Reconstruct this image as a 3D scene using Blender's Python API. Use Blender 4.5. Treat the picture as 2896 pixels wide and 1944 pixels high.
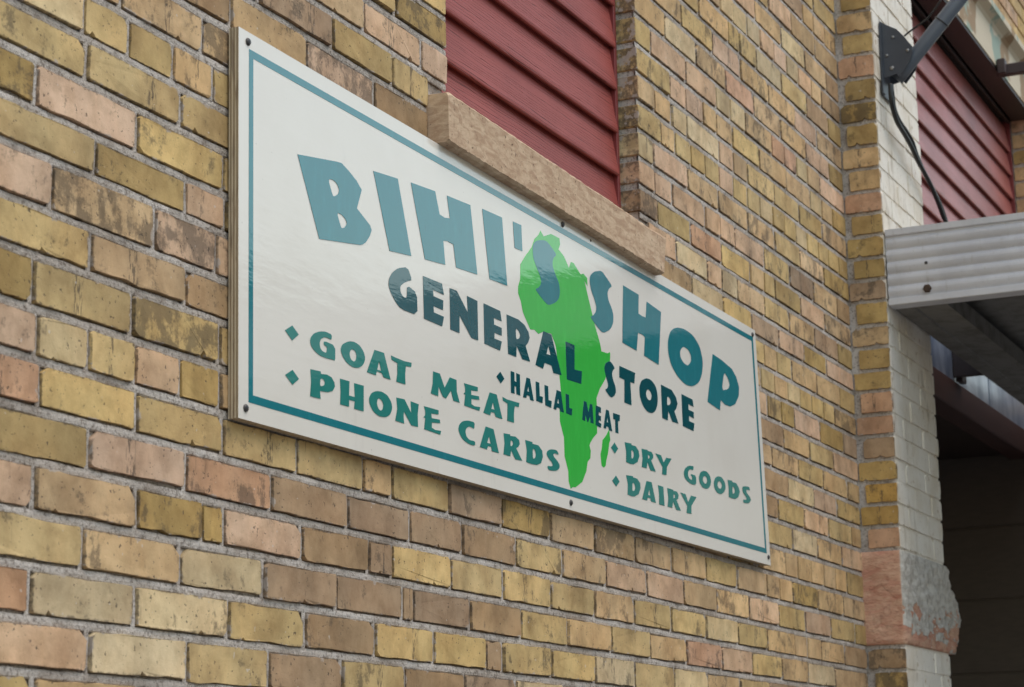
import bpy, math, random
from mathutils import Matrix, Vector, noise as mn

# ------------------------------------------------------------------ scene, camera, light
for o in list(bpy.data.objects):
    bpy.data.objects.remove(o, do_unlink=True)
scene = bpy.context.scene
col = scene.collection
rad = math.radians

CAMROT = [[0.425396491, -0.904856189, -0.016525833], [0.182833349, 0.10380999, -0.977647918], [0.886346316, 0.412866521, 0.209598293]]
CAMPOS = (0.0, -1.697, 1.62)
FPX = 6000.0                       # focal length for a 2896 px wide frame
cd = bpy.data.cameras.new('camera'); cam = bpy.data.objects.new('camera', cd); col.objects.link(cam)
r0, r1, r2 = CAMROT
cam.matrix_world = Matrix(((r0[0], -r1[0], -r2[0], CAMPOS[0]), (r0[1], -r1[1], -r2[1], CAMPOS[1]),
                           (r0[2], -r1[2], -r2[2], CAMPOS[2]), (0, 0, 0, 1)))
cd.sensor_width = 36.0; cd.lens = FPX / 2896 * 36; cd.clip_start = 0.05; cd.clip_end = 2000
cd.dof.use_dof = True; cd.dof.focus_distance = 3.9; cd.dof.aperture_fstop = 11
scene.camera = cam

SUN_EL, SUN_DIR = 62.0, Vector((0.12, -1.0))
w = bpy.data.worlds.new('World'); scene.world = w; w.use_nodes = True
nt = w.node_tree
sky = nt.nodes.new('ShaderNodeTexSky'); sky.sky_type = 'NISHITA'; sky.sun_disc = False
sky.sun_elevation = rad(SUN_EL); sky.sun_rotation = math.atan2(SUN_DIR.x, SUN_DIR.y)
sky.air_density = 2.2; sky.dust_density = 1.0; sky.ozone_density = 1.0
hs = nt.nodes.new('ShaderNodeHueSaturation'); hs.inputs['Saturation'].default_value = 0.72   # cloud cover
nt.links.new(sky.outputs[0], hs.inputs['Color'])
nt.links.new(hs.outputs[0], nt.nodes['Background'].inputs[0])
nt.nodes['Background'].inputs[1].default_value = 0.15
sl = bpy.data.lights.new('sun', 'SUN'); sl.energy = 0.9; sl.angle = rad(35); sl.color = (1.0, 0.87, 0.72)
sun = bpy.data.objects.new('sun', sl); col.objects.link(sun)
d = Vector((SUN_DIR.x, SUN_DIR.y, 0)).normalized() * math.cos(rad(SUN_EL)) + Vector((0, 0, math.sin(rad(SUN_EL))))
sun.rotation_euler = d.to_track_quat('Z', 'Y').to_euler(); sun.location = (4, -8, 10)
scene.view_settings.view_transform = 'Standard'; scene.view_settings.look = 'None'
scene.view_settings.exposure = 0.55; scene.view_settings.gamma = 1.0; scene.view_settings.use_curve_mapping = False

# ------------------------------------------------------------------ helpers
def lin(r, g, b, k=1.0):
    f = lambda c: (c / 12.92 if c <= 0.04045 else ((c + 0.055) / 1.055) ** 2.4) * k
    return (f(r / 255), f(g / 255), f(b / 255), 1.0)
def tag(o, label=None, cat=None, group=None, kind=None):
    if label: o['label'] = label
    if cat: o['category'] = cat
    if group: o['group'] = group
    if kind: o['kind'] = kind
    return o
def link(name, me, parent=None, mat=None):
    o = bpy.data.objects.new(name, me); col.objects.link(o)
    if mat and me is not None and not me.materials: me.materials.append(mat)
    if parent: o.parent = parent
    return o
def empty(name, loc=(0, 0, 0)):
    o = bpy.data.objects.new(name, None); o.location = loc; o.empty_display_size = 0.2; col.objects.link(o); return o
def mesh(name, vs, fs, mat=None, parent=None, smooth=False):
    me = bpy.data.meshes.new(name); me.from_pydata([tuple(v) for v in vs], [], fs); me.update()
    if smooth:
        for p in me.polygons: p.use_smooth = True
    return link(name, me, parent, mat)
def box_geo(x0, x1, y0, y1, z0, z1, b=0.0):
    if b <= 0:
        v = [(x0,y0,z0),(x1,y0,z0),(x1,y1,z0),(x0,y1,z0),(x0,y0,z1),(x1,y0,z1),(x1,y1,z1),(x0,y1,z1)]
        f = [(0,3,2,1),(4,5,6,7),(0,1,5,4),(1,2,6,5),(2,3,7,6),(3,0,4,7)]
        return v, f
    v = []; f = []
    def ring(xa, xb, ya, yb, z):
        n = len(v); v.extend([(xa+b,ya,z),(xb-b,ya,z),(xb,ya+b,z),(xb,yb-b,z),(xb-b,yb,z),(xa+b,yb,z),(xa,yb-b,z),(xa,ya+b,z)]); return n
    a = ring(x0+b, x1-b, y0+b, y1-b, z0); c = ring(x0, x1, y0, y1, z0+b); e = ring(x0, x1, y0, y1, z1-b); g = ring(x0+b, x1-b, y0+b, y1-b, z1)
    for p, q in ((a, c), (c, e), (e, g)):
        for i in range(8):
            j = (i+1) % 8; f.append((p+i, p+j, q+j, q+i))
    f.append(tuple(range(a+7, a-1, -1))); f.append(tuple(range(g, g+8)))
    return v, f
def box(name, x0, x1, y0, y1, z0, z1, mat, parent=None, b=0.0):
    v, f = box_geo(x0, x1, y0, y1, z0, z1, b); return mesh(name, v, f, mat, parent)
def prism_x(name, prof, x0, x1, mat, parent=None, smooth=False):
    """closed (y,z) profile, counter-clockwise seen from -x, drawn along x"""
    n = len(prof); v = [(x0, y, z) for y, z in prof] + [(x1, y, z) for y, z in prof]
    f = [(i, (i+1) % n, n+(i+1) % n, n+i) for i in range(n)] + [tuple(range(n-1, -1, -1)), tuple(range(n, 2*n))]
    o = mesh(name, v, f, mat, parent)
    import bmesh
    bm = bmesh.new(); bm.from_mesh(o.data); bmesh.ops.recalc_face_normals(bm, faces=bm.faces); bm.to_mesh(o.data); bm.free()
    return o
def tube(name, pts, r, mat, parent=None, seg=10, cap=True):
    pts = [Vector(p) for p in pts]; v = []; f = []
    up = Vector((0.3, 0.2, 1)).normalized()
    for i, p in enumerate(pts):
        t = (pts[min(i+1, len(pts)-1)] - pts[max(i-1, 0)]).normalized()
        a = t.cross(up)
        if a.length < 1e-3: a = t.cross(Vector((1, 0, 0)))
        a.normalize(); b = t.cross(a)
        for k in range(seg):
            q = 2*math.pi*k/seg; v.append(p + a*math.cos(q)*r + b*math.sin(q)*r)
    for i in range(len(pts)-1):
        for k in range(seg):
            m = (k+1) % seg; f.append((i*seg+k, (i+1)*seg+k, (i+1)*seg+m, i*seg+m))
    if cap: f.append(tuple(range(seg))); f.append(tuple(range(len(pts)*seg-1, (len(pts)-1)*seg-1, -1)))
    o = mesh(name, v, f, mat, parent, True); return o
def spline(pts, n=6):
    P = [Vector(p) for p in pts]; out = []
    for i in range(len(P)-1):
        a, b, c, e = P[max(i-1, 0)], P[i], P[i+1], P[min(i+2, len(P)-1)]
        for k in range(n):
            t = k/n; out.append(0.5*((2*b)+(-a+c)*t+(2*a-5*b+4*c-e)*t*t+(-a+3*b-3*c+e)*t**3))
    return out + [P[-1]]

# ------------------------------------------------------------------ materials
class NT:
    def __init__(s, name):
        s.m = bpy.data.materials.new(name); s.m.use_nodes = True; s.t = s.m.node_tree
        s.b = s.t.nodes['Principled BSDF']
    def n(s, t, **kw):
        q = s.t.nodes.new(t)
        for k, v in kw.items(): setattr(q, k, v)
        return q
    def l(s, a, b): s.t.links.new(a, b)
    def pos(s): return s.n('ShaderNodeNewGeometry').outputs['Position']
    def vmath(s, op, a, b):
        q = s.n('ShaderNodeVectorMath', operation=op)
        for i, x in enumerate((a, b)):
            if isinstance(x, tuple): q.inputs[i].default_value = x
            else: s.l(x, q.inputs[i])
        return q.outputs[0]
    def math(s, op, a, b=None, clamp=False):
        q = s.n('ShaderNodeMath', operation=op, use_clamp=clamp)
        for i, x in enumerate((a, b)):
            if x is None: continue
            if isinstance(x, (int, float)): q.inputs[i].default_value = x
            else: s.l(x, q.inputs[i])
        return q.outputs[0]
    def noise(s, vec, scale, detail=4, rough=0.55, dist=0.0):
        q = s.n('ShaderNodeTexNoise'); q.inputs['Scale'].default_value = scale; q.inputs['Detail'].default_value = detail
        q.inputs['Roughness'].default_value = rough; q.inputs['Distortion'].default_value = dist
        s.l(vec, q.inputs['Vector']); return q.outputs['Fac']
    def ramp(s, v, lo, hi, a=0.0, b=1.0):
        q = s.n('ShaderNodeMapRange', interpolation_type='SMOOTHSTEP')
        for i, x in ((0, v), (1, lo), (2, hi), (3, a), (4, b)):
            if isinstance(x, (int, float)): q.inputs[i].default_value = x
            else: s.l(x, q.inputs[i])
        return q.outputs[0]
    def mix(s, f, a, b, mode='MIX'):
        q = s.n('ShaderNodeMix', data_type='RGBA', blend_type=mode)
        for i, x in ((0, f), (6, a), (7, b)):
            if isinstance(x, (int, float, tuple)): q.inputs[i].default_value = x
            else: s.l(x, q.inputs[i])
        return q.outputs[2]
    def bump(s, h, strength=0.5, dist=0.002, prev=None):
        q = s.n('ShaderNodeBump'); q.inputs['Strength'].default_value = strength; q.inputs['Distance'].default_value = dist
        s.l(h, q.inputs['Height'])
        if prev is not None: s.l(prev, q.inputs['Normal'])
        return q.outputs[0]
    def done(s, colr=None, rough=0.8, normal=None, metal=0.0, spec=0.5):
        if colr is not None:
            if isinstance(colr, tuple): s.b.inputs['Base Color'].default_value = colr
            else: s.l(colr, s.b.inputs['Base Color'])
        if isinstance(rough, (int, float)): s.b.inputs['Roughness'].default_value = rough
        else: s.l(rough, s.b.inputs['Roughness'])
        s.b.inputs['Metallic'].default_value = metal; s.b.inputs['Specular IOR Level'].default_value = spec
        if normal is not None: s.l(normal, s.b.inputs['Normal'])
        return s.m

def brick_material(name, per_object):
    s = NT(name); P = s.pos()
    if per_object:
        oi = s.n('ShaderNodeObjectInfo'); base = oi.outputs['Color']; alpha = oi.outputs['Alpha']; rnd = oi.outputs['Random']
    else:
        a = s.n('ShaderNodeAttribute', attribute_name='Col'); base = a.outputs['Color']; alpha = a.outputs['Alpha']
        rnd = s.n('ShaderNodeAttribute', attribute_name='rnd').outputs['Fac']
    cx = s.n('ShaderNodeCombineXYZ')
    for i, k in enumerate((37.0, 11.0, 53.0)): s.l(s.math('MULTIPLY', rnd, k), cx.inputs[i])
    V = s.vmath('ADD', P, cx.outputs[0])
    VS = s.vmath('MULTIPLY', V, (1.0, 1.0, 0.16))
    # firing colour drifts across each brick
    c = s.mix(s.ramp(s.noise(V, 9, 3), 0.35, 0.7, 0, 0.55), base, s.mix(1.0, base, (1.03, 0.935, 0.87, 1), 'MULTIPLY'))
    c = s.mix(s.ramp(s.noise(V, 26, 4, 0.6), 0.4, 0.72, 0, 0.6), c, s.mix(1.0, c, (0.74, 0.72, 0.68, 1), 'MULTIPLY'))
    c = s.mix(s.ramp(s.noise(VS, 45, 4, 0.6), 0.5, 0.75, 0, 0.45), c, s.mix(1.0, c, (1.14, 1.12, 1.08, 1), 'MULTIPLY'))
    lg = s.noise(s.vmath('ADD', V, (1.0, 9.0, 4.0)), 5.5, 5, 0.6)
    c = s.mix(1.0, c, s.mix(s.ramp(lg, 0.3, 0.7), (0.80, 0.79, 0.78, 1), (1.10, 1.09, 1.07, 1)), 'MULTIPLY')
    # soot: cloudy patches and runs, amount per brick
    sm = s.ramp(s.noise(s.vmath('ADD', V, (5.0, 2.0, 8.0)), 12, 7, 0.66, 0.2), 0.40, 0.70, 0, 0.75)
    c = s.mix(sm, c, s.mix(1.0, c, (0.66, 0.62, 0.58, 1), 'MULTIPLY'))
    thr = s.math('SUBTRACT', 0.602, s.math('MULTIPLY', alpha, 0.175))
    n1 = s.noise(V, 17, 8, 0.68, 0.3); n2 = s.noise(VS, 60, 5, 0.65)
    soot = s.math('ADD', s.math('ADD', s.math('MULTIPLY', n1, 0.78), s.math('MULTIPLY', n2, 0.2)), s.math('MULTIPLY', s.math('SUBTRACT', s.noise(V, 210, 3, 0.7), 0.5), 0.14))
    m = s.ramp(soot, thr, s.math('ADD', thr, 0.09), 0, 0.84)
    c = s.mix(m, c, s.mix(0.28, (0.062, 0.050, 0.040, 1), c))
    runs = s.ramp(s.noise(s.vmath('MULTIPLY', V, (1.0, 1.0, 0.05)), 120, 2, 0.5), s.math('SUBTRACT', 0.74, s.math('MULTIPLY', alpha, 0.08)), 0.80, 0, 0.55)
    c = s.mix(s.math('MULTIPLY', runs, s.ramp(s.noise(V, 14, 2), 0.5, 0.62)), c, (0.07, 0.055, 0.04, 1))
    if per_object:
        gen = s.n('ShaderNodeTexCoord').outputs['Generated']; gs = s.n('ShaderNodeSeparateXYZ'); s.l(gen, gs.inputs[0])
        ex = s.math('SUBTRACT', 0.5, s.math('ABSOLUTE', s.math('SUBTRACT', gs.outputs[0], 0.5)))
        ez = s.math('SUBTRACT', 0.5, s.math('ABSOLUTE', s.math('SUBTRACT', gs.outputs[2], 0.5)))
        # grime gathered along the arrises, ragged
        e = s.math('MINIMUM', s.math('MULTIPLY', ex, 0.17), s.math('MULTIPLY', ez, 0.058))
        e = s.math('ADD', e, s.math('MULTIPLY', s.math('SUBTRACT', s.noise(V, 85, 4, 0.65), 0.5), 0.016))
        c = s.mix(s.ramp(e, -0.0005, 0.0035, 0.72, 0), c, (0.085, 0.066, 0.05, 1))
        # smears of mortar left on the face near the joints
        e2 = s.math('ADD', s.math('MINIMUM', s.math('MULTIPLY', ex, 0.17), s.math('MULTIPLY', ez, 0.058)), s.math('MULTIPLY', s.math('SUBTRACT', s.noise(s.vmath('ADD', V, (3.0, 7.0, 1.0)), 38, 5, 0.6), 0.5), 0.045))
        c = s.mix(s.ramp(e2, -0.0035, -0.001, 0.8, 0), c, lin(176, 164, 154))
        # comb marks pressed across some bricks
        sel = s.ramp(s.math('FRACT', s.math('MULTIPLY', rnd, 7.3)), 0.78, 0.79)
        cen = s.math('ADD', 0.4, s.math('MULTIPLY', s.math('FRACT', s.math('MULTIPLY', rnd, 31.7)), 0.3))
        band = s.ramp(s.math('ABSOLUTE', s.math('SUBTRACT', gs.outputs[0], cen)), 0.03, 0.07, 1, 0)
        comb = s.ramp(s.noise(s.vmath('MULTIPLY', V, (1.0, 1.0, 0.22)), 260, 3, 0.6), 0.48, 0.58)
        c = s.mix(s.math('MULTIPLY', s.math('MULTIPLY', sel, band), s.math('MULTIPLY', comb, 0.75)), c, (0.085, 0.066, 0.05, 1))
    # grime that runs across bricks and joints alike
    c = s.mix(s.ramp(s.noise(s.vmath('MULTIPLY', P, (1.0, 1.0, 0.6)), 5.5, 8, 0.68, 0.3), 0.49, 0.68, 0, 0.5), c, s.mix(1.0, c, (0.54, 0.50, 0.46, 1), 'MULTIPLY'))
    # pits and specks
    sp = s.ramp(s.math('ADD', s.noise(V, 150, 3, 0.6), s.math('MULTIPLY', s.math('SUBTRACT', s.noise(V, 20, 3), 0.5), 0.22)), 0.645, 0.71, 0, 0.8)
    c = s.mix(sp, c, (0.075, 0.06, 0.048, 1))
    ws = s.ramp(s.noise(V, 90, 1, 0.5), 0.77, 0.785, 0, 0.5)
    c = s.mix(ws, c, (0.62, 0.58, 0.52, 1))
    h = s.math('SUBTRACT', s.math('ADD', s.math('MULTIPLY', s.noise(V, 70, 5, 0.6), 0.9), s.math('MULTIPLY', s.noise(V, 420, 2), 0.35)), sp)
    return s.done(c, 0.86, s.bump(h, 0.55, 0.0016), spec=0.3)
M_BRICK = brick_material('weathered_brick', True)
M_BRICKS = brick_material('weathered_brickwork', False)

s = NT('lime_mortar'); P = s.pos()
c = s.mix(s.ramp(s.noise(P, 5, 4), 0.3, 0.7), lin(186, 175, 165), lin(212, 204, 197))
c = s.mix(s.ramp(s.noise(s.vmath('ADD', P, (2, 8, 5)), 13, 6, 0.65), 0.48, 0.68, 0, 0.6), c, lin(136, 122, 110))
c = s.mix(s.ramp(s.noise(P, 150, 4, 0.75), 0.50, 0.64, 0, 0.7), c, lin(110, 99, 90))
c = s.mix(s.ramp(s.noise(P, 260, 2, 0.6), 0.66, 0.72, 0, 0.8), c, lin(214, 206, 200))
c = s.mix(s.ramp(s.noise(s.vmath('ADD', P, (7, 3, 1)), 60, 5, 0.7), 0.62, 0.72, 0, 0.75), c, lin(58, 48, 40))
c = s.mix(s.ramp(s.noise(s.vmath('MULTIPLY', P, (1.0, 1.0, 0.6)), 5.5, 8, 0.68, 0.3), 0.49, 0.68, 0, 0.5), c, s.mix(1.0, c, (0.54, 0.50, 0.46, 1), 'MULTIPLY'))
M_MORTAR = s.done(c, 0.95, s.bump(s.noise(P, 230, 4, 0.7), 1.0, 0.004), spec=0.15)

s = NT('cream_masonry_paint'); P = s.pos()
c = s.mix(s.ramp(s.noise(P, 7, 5, 0.6), 0.42, 0.68), lin(234, 226, 214), lin(222, 211, 194))
c = s.mix(s.ramp(s.noise(s.vmath('MULTIPLY', P, (1, 1, 0.25)), 28, 5, 0.65), 0.54, 0.70, 0, 0.6), c, lin(168, 152, 130))
c = s.mix(s.ramp(s.noise(P, 95, 4, 0.65), 0.62, 0.70, 0, 0.6), c, lin(118, 100, 82))
c = s.mix(s.ramp(s.noise(s.vmath('ADD', P, (4, 4, 4)), 24, 6, 0.65), 0.64, 0.66, 0, 0.8), c, lin(182, 158, 128))
M_PAINT = s.done(c, 0.6, s.bump(s.noise(P, 60, 5, 0.6), 0.5, 0.003), spec=0.3)

def vinyl(name, rgb, rough=0.06):
    s = NT(name); P = s.pos()
    c = s.mix(s.ramp(s.noise(s.vmath('MULTIPLY', P, (1, 1, 0.3)), 60, 5, 0.65), 0.45, 0.8, 0, 0.3), lin(*rgb), lin(*[min(255, v*1.14+8) for v in rgb]))
    c = s.mix(s.ramp(s.noise(s.vmath('MULTIPLY', P, (1, 1, 0.12)), 200, 2), 0.70, 0.78, 0, 0.35), c, lin(*[v*0.6 for v in rgb]))
    # the film ripples over the plywood: short diagonal waves
    h = s.math('ADD', s.noise(s.vmath('MULTIPLY', P, (0.6, 1, 2.2)), 26, 3, 0.5), s.math('MULTIPLY', s.noise(s.vmath('MULTIPLY', P, (0.5, 1, 2.4)), 110, 2), 0.22))
    return s.done(c, rough, s.bump(h, 0.22, 0.0012), spec=0.9)
M_INK = [vinyl('teal_vinyl', (36, 122, 132)), vinyl('dark_teal_vinyl', (4, 80, 88)), vinyl('sea_green_vinyl', (48, 131, 123))]
M_GREEN = vinyl('green_vinyl', (62, 186, 74))
s = NT('white_sign_face'); P = s.pos()
c = s.mix(s.ramp(s.noise(P, 3.5, 4, 0.6), 0.4, 0.7, 0, 0.6), lin(231, 226, 217), lin(224, 218, 208))
c = s.mix(s.ramp(s.noise(s.vmath('MULTIPLY', P, (1, 1, 0.15)), 22, 4, 0.6), 0.62, 0.8, 0, 0.35), c, lin(196, 190, 180))
c = s.mix(s.ramp(s.noise(P, 120, 2, 0.6), 0.76, 0.80, 0, 0.5), c, lin(150, 142, 130))
h = s.math('ADD', s.noise(s.vmath('MULTIPLY', P, (0.6, 1, 2.2)), 26, 3, 0.5), s.math('MULTIPLY', s.noise(s.vmath('MULTIPLY', P, (0.5, 1, 2.4)), 110, 2), 0.22))
M_SIGN = s.done(c, 0.12, s.bump(h, 0.22, 0.0012), spec=0.8)
s = NT('plywood_edge'); P = s.pos()
wv = s.n('ShaderNodeTexWave', wave_type='BANDS', bands_direction='Y'); s.l(P, wv.inputs['Vector']); wv.inputs['Scale'].default_value = 55; wv.inputs['Distortion'].default_value = 1.2; wv.inputs['Detail Scale'].default_value = 30
c = s.mix(wv.outputs['Fac'], lin(142, 122, 96), lin(206, 190, 162))
c = s.mix(s.ramp(s.noise(s.vmath('MULTIPLY', P, (1, 1, 0.1)), 150, 3), 0.5, 0.7, 0, 0.7), c, lin(116, 98, 78))
M_PLY = s.done(c, 0.85, s.bump(wv.outputs['Fac'], 0.6, 0.001))

def siding(name, a, b, rough=0.38, spec=0.5):
    s = NT(name); P = s.pos()
    V = s.vmath('MULTIPLY', P, (0.055, 1.0, 1.0))
    w1 = s.n('ShaderNodeTexWave', wave_type='BANDS', bands_direction='Z'); s.l(V, w1.inputs['Vector'])
    w1.inputs['Scale'].default_value = 42; w1.inputs['Distortion'].default_value = 7; w1.inputs['Detail'].default_value = 3; w1.inputs['Detail Scale'].default_value = 1.6
    groove = s.ramp(w1.outputs['Fac'], 0.0, 0.09, 1, 0)
    g2 = s.math('MULTIPLY', groove, s.ramp(s.noise(V, 22, 3), 0.32, 0.5))
    c = s.mix(s.ramp(s.noise(P, 3, 5, 0.6), 0.3, 0.7), lin(*[v*0.95 for v in a]), lin(*[v*1.04 for v in b]))
    c = s.mix(s.math('MULTIPLY', g2, 0.6), c, lin(*[v*0.5 for v in a]))
    c = s.mix(s.ramp(s.noise(P, 240, 2), 0.70, 0.76, 0, 0.3), c, lin(*[min(255, v*1.4) for v in a]))
    return s.done(c, rough, s.bump(s.math('SUBTRACT', 1.0, g2), 0.6, 0.0018), spec=spec)
M_SIDE = siding('oxblood_siding', (148, 70, 64), (153, 76, 70), 0.55, 0.3)
M_SIDE2 = siding('rose_siding', (158, 88, 84), (166, 96, 92))
s = NT('red_trim'); M_TRIM = s.done(lin(122, 52, 52), 0.45)
s = NT('grey_caulk'); P = s.pos(); M_CAULK = s.done(s.mix(s.noise(P, 40, 3), lin(96, 92, 92), lin(150, 148, 148)), 0.8)

s = NT('sawn_sandstone_sill'); P = s.pos()
V = s.vmath('MULTIPLY', P, (1.0, 1.0, 3.2))
c = s.mix(s.ramp(s.noise(V, 22, 6, 0.65, 0.8), 0.35, 0.65), lin(178, 148, 122), lin(208, 182, 154))
c = s.mix(s.ramp(s.noise(s.vmath('MULTIPLY', P, (1, 1, 2)), 55, 5, 0.7, 0.5), 0.55, 0.72, 0, 0.65), c, lin(150, 122, 100))
c = s.mix(s.ramp(s.noise(s.vmath('MULTIPLY', P, (1, 1, 0.3)), 30, 6, 0.7), 0.58, 0.70, 0, 0.35), c, lin(126, 100, 80))
c = s.mix(s.ramp(s.noise(P, 110, 3, 0.6), 0.65, 0.71, 0, 0.85), c, lin(82, 62, 48))
M_SILL = s.done(c, 0.9, s.bump(s.math('ADD', s.noise(V, 30, 5), s.noise(P, 160, 3)), 0.4, 0.002), spec=0.2)

s = NT('red_sandstone_with_old_paint'); G = s.n('ShaderNodeNewGeometry'); P = G.outputs['Position']
sep = s.n('ShaderNodeSeparateXYZ'); s.l(P, sep.inputs[0]); sn = s.n('ShaderNodeSeparateXYZ'); s.l(G.outputs['Normal'], sn.inputs[0])
V = s.vmath('MULTIPLY', P, (1.0, 1.0, 2.4))
st = s.mix(s.ramp(s.noise(V, 14, 6, 0.65, 0.6), 0.35, 0.65), lin(192, 138, 116), lin(208, 168, 142))
st = s.mix(s.ramp(s.noise(s.vmath('MULTIPLY', P, (1, 1, 3)), 80, 4, 0.7), 0.5, 0.7, 0, 0.6), st, lin(166, 116, 98))
pt = s.mix(s.ramp(s.noise(P, 40, 4), 0.4, 0.7), lin(206, 200, 190), lin(176, 168, 158))
front = s.ramp(s.math('MULTIPLY', sn.outputs[1], -1.0), 0.25, 0.5)
hgt = s.math('MULTIPLY', s.math('SUBTRACT', sep.outputs[2], 2.11), 1.25)
pm = s.ramp(s.math('ADD', s.noise(s.vmath('MULTIPLY', P, (0.5, 0.5, 1.0)), 17, 8, 0.62, 0.2), hgt), 0.475, 0.49)
c = s.mix(s.math('MULTIPLY', front, pm), st, pt)
c = s.mix(s.math('MULTIPLY', front, s.ramp(s.noise(P, 75, 3, 0.6), 0.70, 0.73)), c, lin(232, 232, 230))
M_STONE = s.done(c, 0.92, s.bump(s.math('ADD', s.noise(V, 28, 6, 0.65), s.math('MULTIPLY', pm, 0.25)), 0.9, 0.008), spec=0.2)

s = NT('grey_aluminium'); P = s.pos()
c = s.mix(s.ramp(s.noise(P, 9, 5, 0.6), 0.35, 0.7), lin(208, 209, 214), lin(194, 195, 201))
c = s.mix(s.ramp(s.noise(s.vmath('MULTIPLY', P, (1, 1, 0.2)), 60, 4, 0.6), 0.60, 0.75, 0, 0.4), c, lin(166, 162, 156))
c = s.mix(s.ramp(s.noise(P, 180, 2), 0.71, 0.76, 0, 0.5), c, lin(96, 92, 84))
M_ALU = s.done(c, 0.5, s.bump(s.noise(P, 90, 3), 0.12, 0.002), metal=0.15)
s = NT('soffit_grey'); P = s.pos(); M_SOFFIT = s.done(s.mix(s.ramp(s.noise(P, 14, 5, 0.7), 0.4, 0.7), lin(120, 116, 110), lin(92, 86, 78)), 0.7)
s = NT('rust'); P = s.pos(); M_RUST = s.done(s.mix(s.noise(P, 150, 3), lin(40, 34, 30), lin(92, 70, 54)), 0.8)
s = NT('galvanised_sheet'); P = s.pos()
c = s.mix(s.ramp(s.noise(s.vmath('MULTIPLY', P, (1, 1, 0.3)), 9, 4, 0.6), 0.4, 0.65), lin(176, 184, 200), lin(120, 132, 156))
M_SHEET = s.done(c, 0.32, s.bump(s.noise(P, 9, 3), 0.5, 0.01), metal=0.6)
s = NT('dark_brown_paint'); P = s.pos(); M_DARK = s.done(s.mix(s.noise(P, 12, 4), lin(44, 32, 30), lin(60, 46, 42)), 0.5)
s = NT('brown_bar_paint'); M_BAR = s.done(lin(66, 52, 52), 0.5)
s = NT('dark_red_beam'); P = s.pos(); M_BEAM = s.done(s.mix(s.noise(s.vmath('MULTIPLY', P, (.3, 1, 1)), 30, 4), lin(54, 29, 24), lin(70, 38, 31)), 0.7)
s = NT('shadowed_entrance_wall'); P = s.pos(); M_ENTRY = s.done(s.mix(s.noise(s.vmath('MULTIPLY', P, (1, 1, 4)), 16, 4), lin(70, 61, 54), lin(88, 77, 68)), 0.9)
s = NT('peeling_lintel_paint'); P = s.pos()
c = s.mix(s.ramp(s.noise(P, 5, 5, 0.55, 0.4), 0.48, 0.53), lin(206, 192, 168), lin(150, 166, 152))
c = s.mix(s.ramp(s.noise(s.vmath('ADD', P, (3, 1, 9)), 4, 4, 0.5), 0.56, 0.60), c, lin(156, 128, 96))
M_LINTEL = s.done(c, 0.7, s.bump(s.noise(P, 30, 4), 0.4, 0.004))
s = NT('grey_powder_coat'); P = s.pos(); M_MAST = s.done(s.mix(s.noise(P, 20, 3), lin(86, 93, 104), lin(96, 103, 114)), 0.42)
s = NT('dark_grey_powder_coat'); P = s.pos(); M_PLATE = s.done(s.mix(s.noise(P, 20, 3), lin(58, 63, 72), lin(68, 73, 82)), 0.45)
s = NT('black_cable'); M_CABLE = s.done(lin(22, 22, 24), 0.4)
s = NT('zinc_screw'); M_ZINC = s.done(lin(150, 150, 150), 0.35, metal=0.8)
s = NT('dark_screw'); P = s.pos(); M_SCREW = s.done(s.mix(s.noise(P, 400, 2), lin(46, 46, 50), lin(92, 90, 88)), 0.45, metal=0.5)
s = NT('asphalt'); P = s.pos(); M_ROAD = s.done(s.mix(s.noise(P, 60, 4), (0.045, 0.045, 0.047, 1), (0.07, 0.07, 0.072, 1)), 0.9)
s = NT('pavement_concrete'); P = s.pos(); M_PAVE = s.done(s.mix(s.noise(P, 12, 5), (0.20, 0.195, 0.19, 1), (0.27, 0.26, 0.25, 1)), 0.9)
s = NT('brown_brick_front'); P = s.pos()
bt = s.n('ShaderNodeTexBrick'); s.l(s.vmath('MULTIPLY', P, (1, 1, 1)), bt.inputs['Vector']); bt.inputs['Scale'].default_value = 4
bt.inputs['Color1'].default_value = (0.12, 0.07, 0.05, 1); bt.inputs['Color2'].default_value = (0.16, 0.09, 0.06, 1); bt.inputs['Mortar'].default_value = (0.2, 0.18, 0.16, 1)
M_OPP = s.done(bt.outputs['Color'], 0.9)
s = NT('window_glass'); M_GLASS = s.done((0.03, 0.035, 0.04, 1), 0.08)

# ------------------------------------------------------------------ ground and street
g = mesh('ground', [(-900, -900, -0.16), (900, -900, -0.16), (900, 900, -0.16), (-900, 900, -0.16)], [(0, 1, 2, 3)], M_ROAD); tag(g, kind='structure')
tag(box('road', -200, 200, -11.0, -3.0, -0.3, -0.13, M_ROAD), kind='structure')
tag(box('pavement', -40, 60, -2.85, 2.0, -0.3, 0.0, M_PAVE), kind='structure')
tag(box('kerb', -40, 60, -3.0, -2.85, -0.3, 0.004, M_PAVE, b=0.012), kind='structure')

# ------------------------------------------------------------------ the brick building
XW0, XW1, XC, PD = 3.375, 4.349, 6.035, 0.1165      # window opening, inner corner, depth of the pier
PX1 = 6.555                                          # far edge of the painted pier
SILL0, SILL1 = 2.786, 2.885
HEAD = 4.385
CRGB = {'Y': (204, 178, 126), 'T': (207, 177, 136), 'P': (212, 180, 152), 'C': (212, 192, 154), 'R': (206, 164, 136),
        'O': (178, 152, 100), 'B': (168, 142, 114), 'G': (192, 154, 84)}
BK = 1.08
def brick_colour(code, rng):
    r, g, b = [0.87*p+0.13*q for p, q in zip(CRGB[code[0]], (202, 174, 132))]; j = rng.uniform(0.94, 1.05); q = rng.uniform(-5, 5)
    c = lin(min(255, r*j+q*0.4), min(255, g*j), min(255, b*j-q), BK)
    return (c[0], c[1], c[2], max(int(code[1]), rng.choice((1, 2, 2, 3))) / 9.0)
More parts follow.
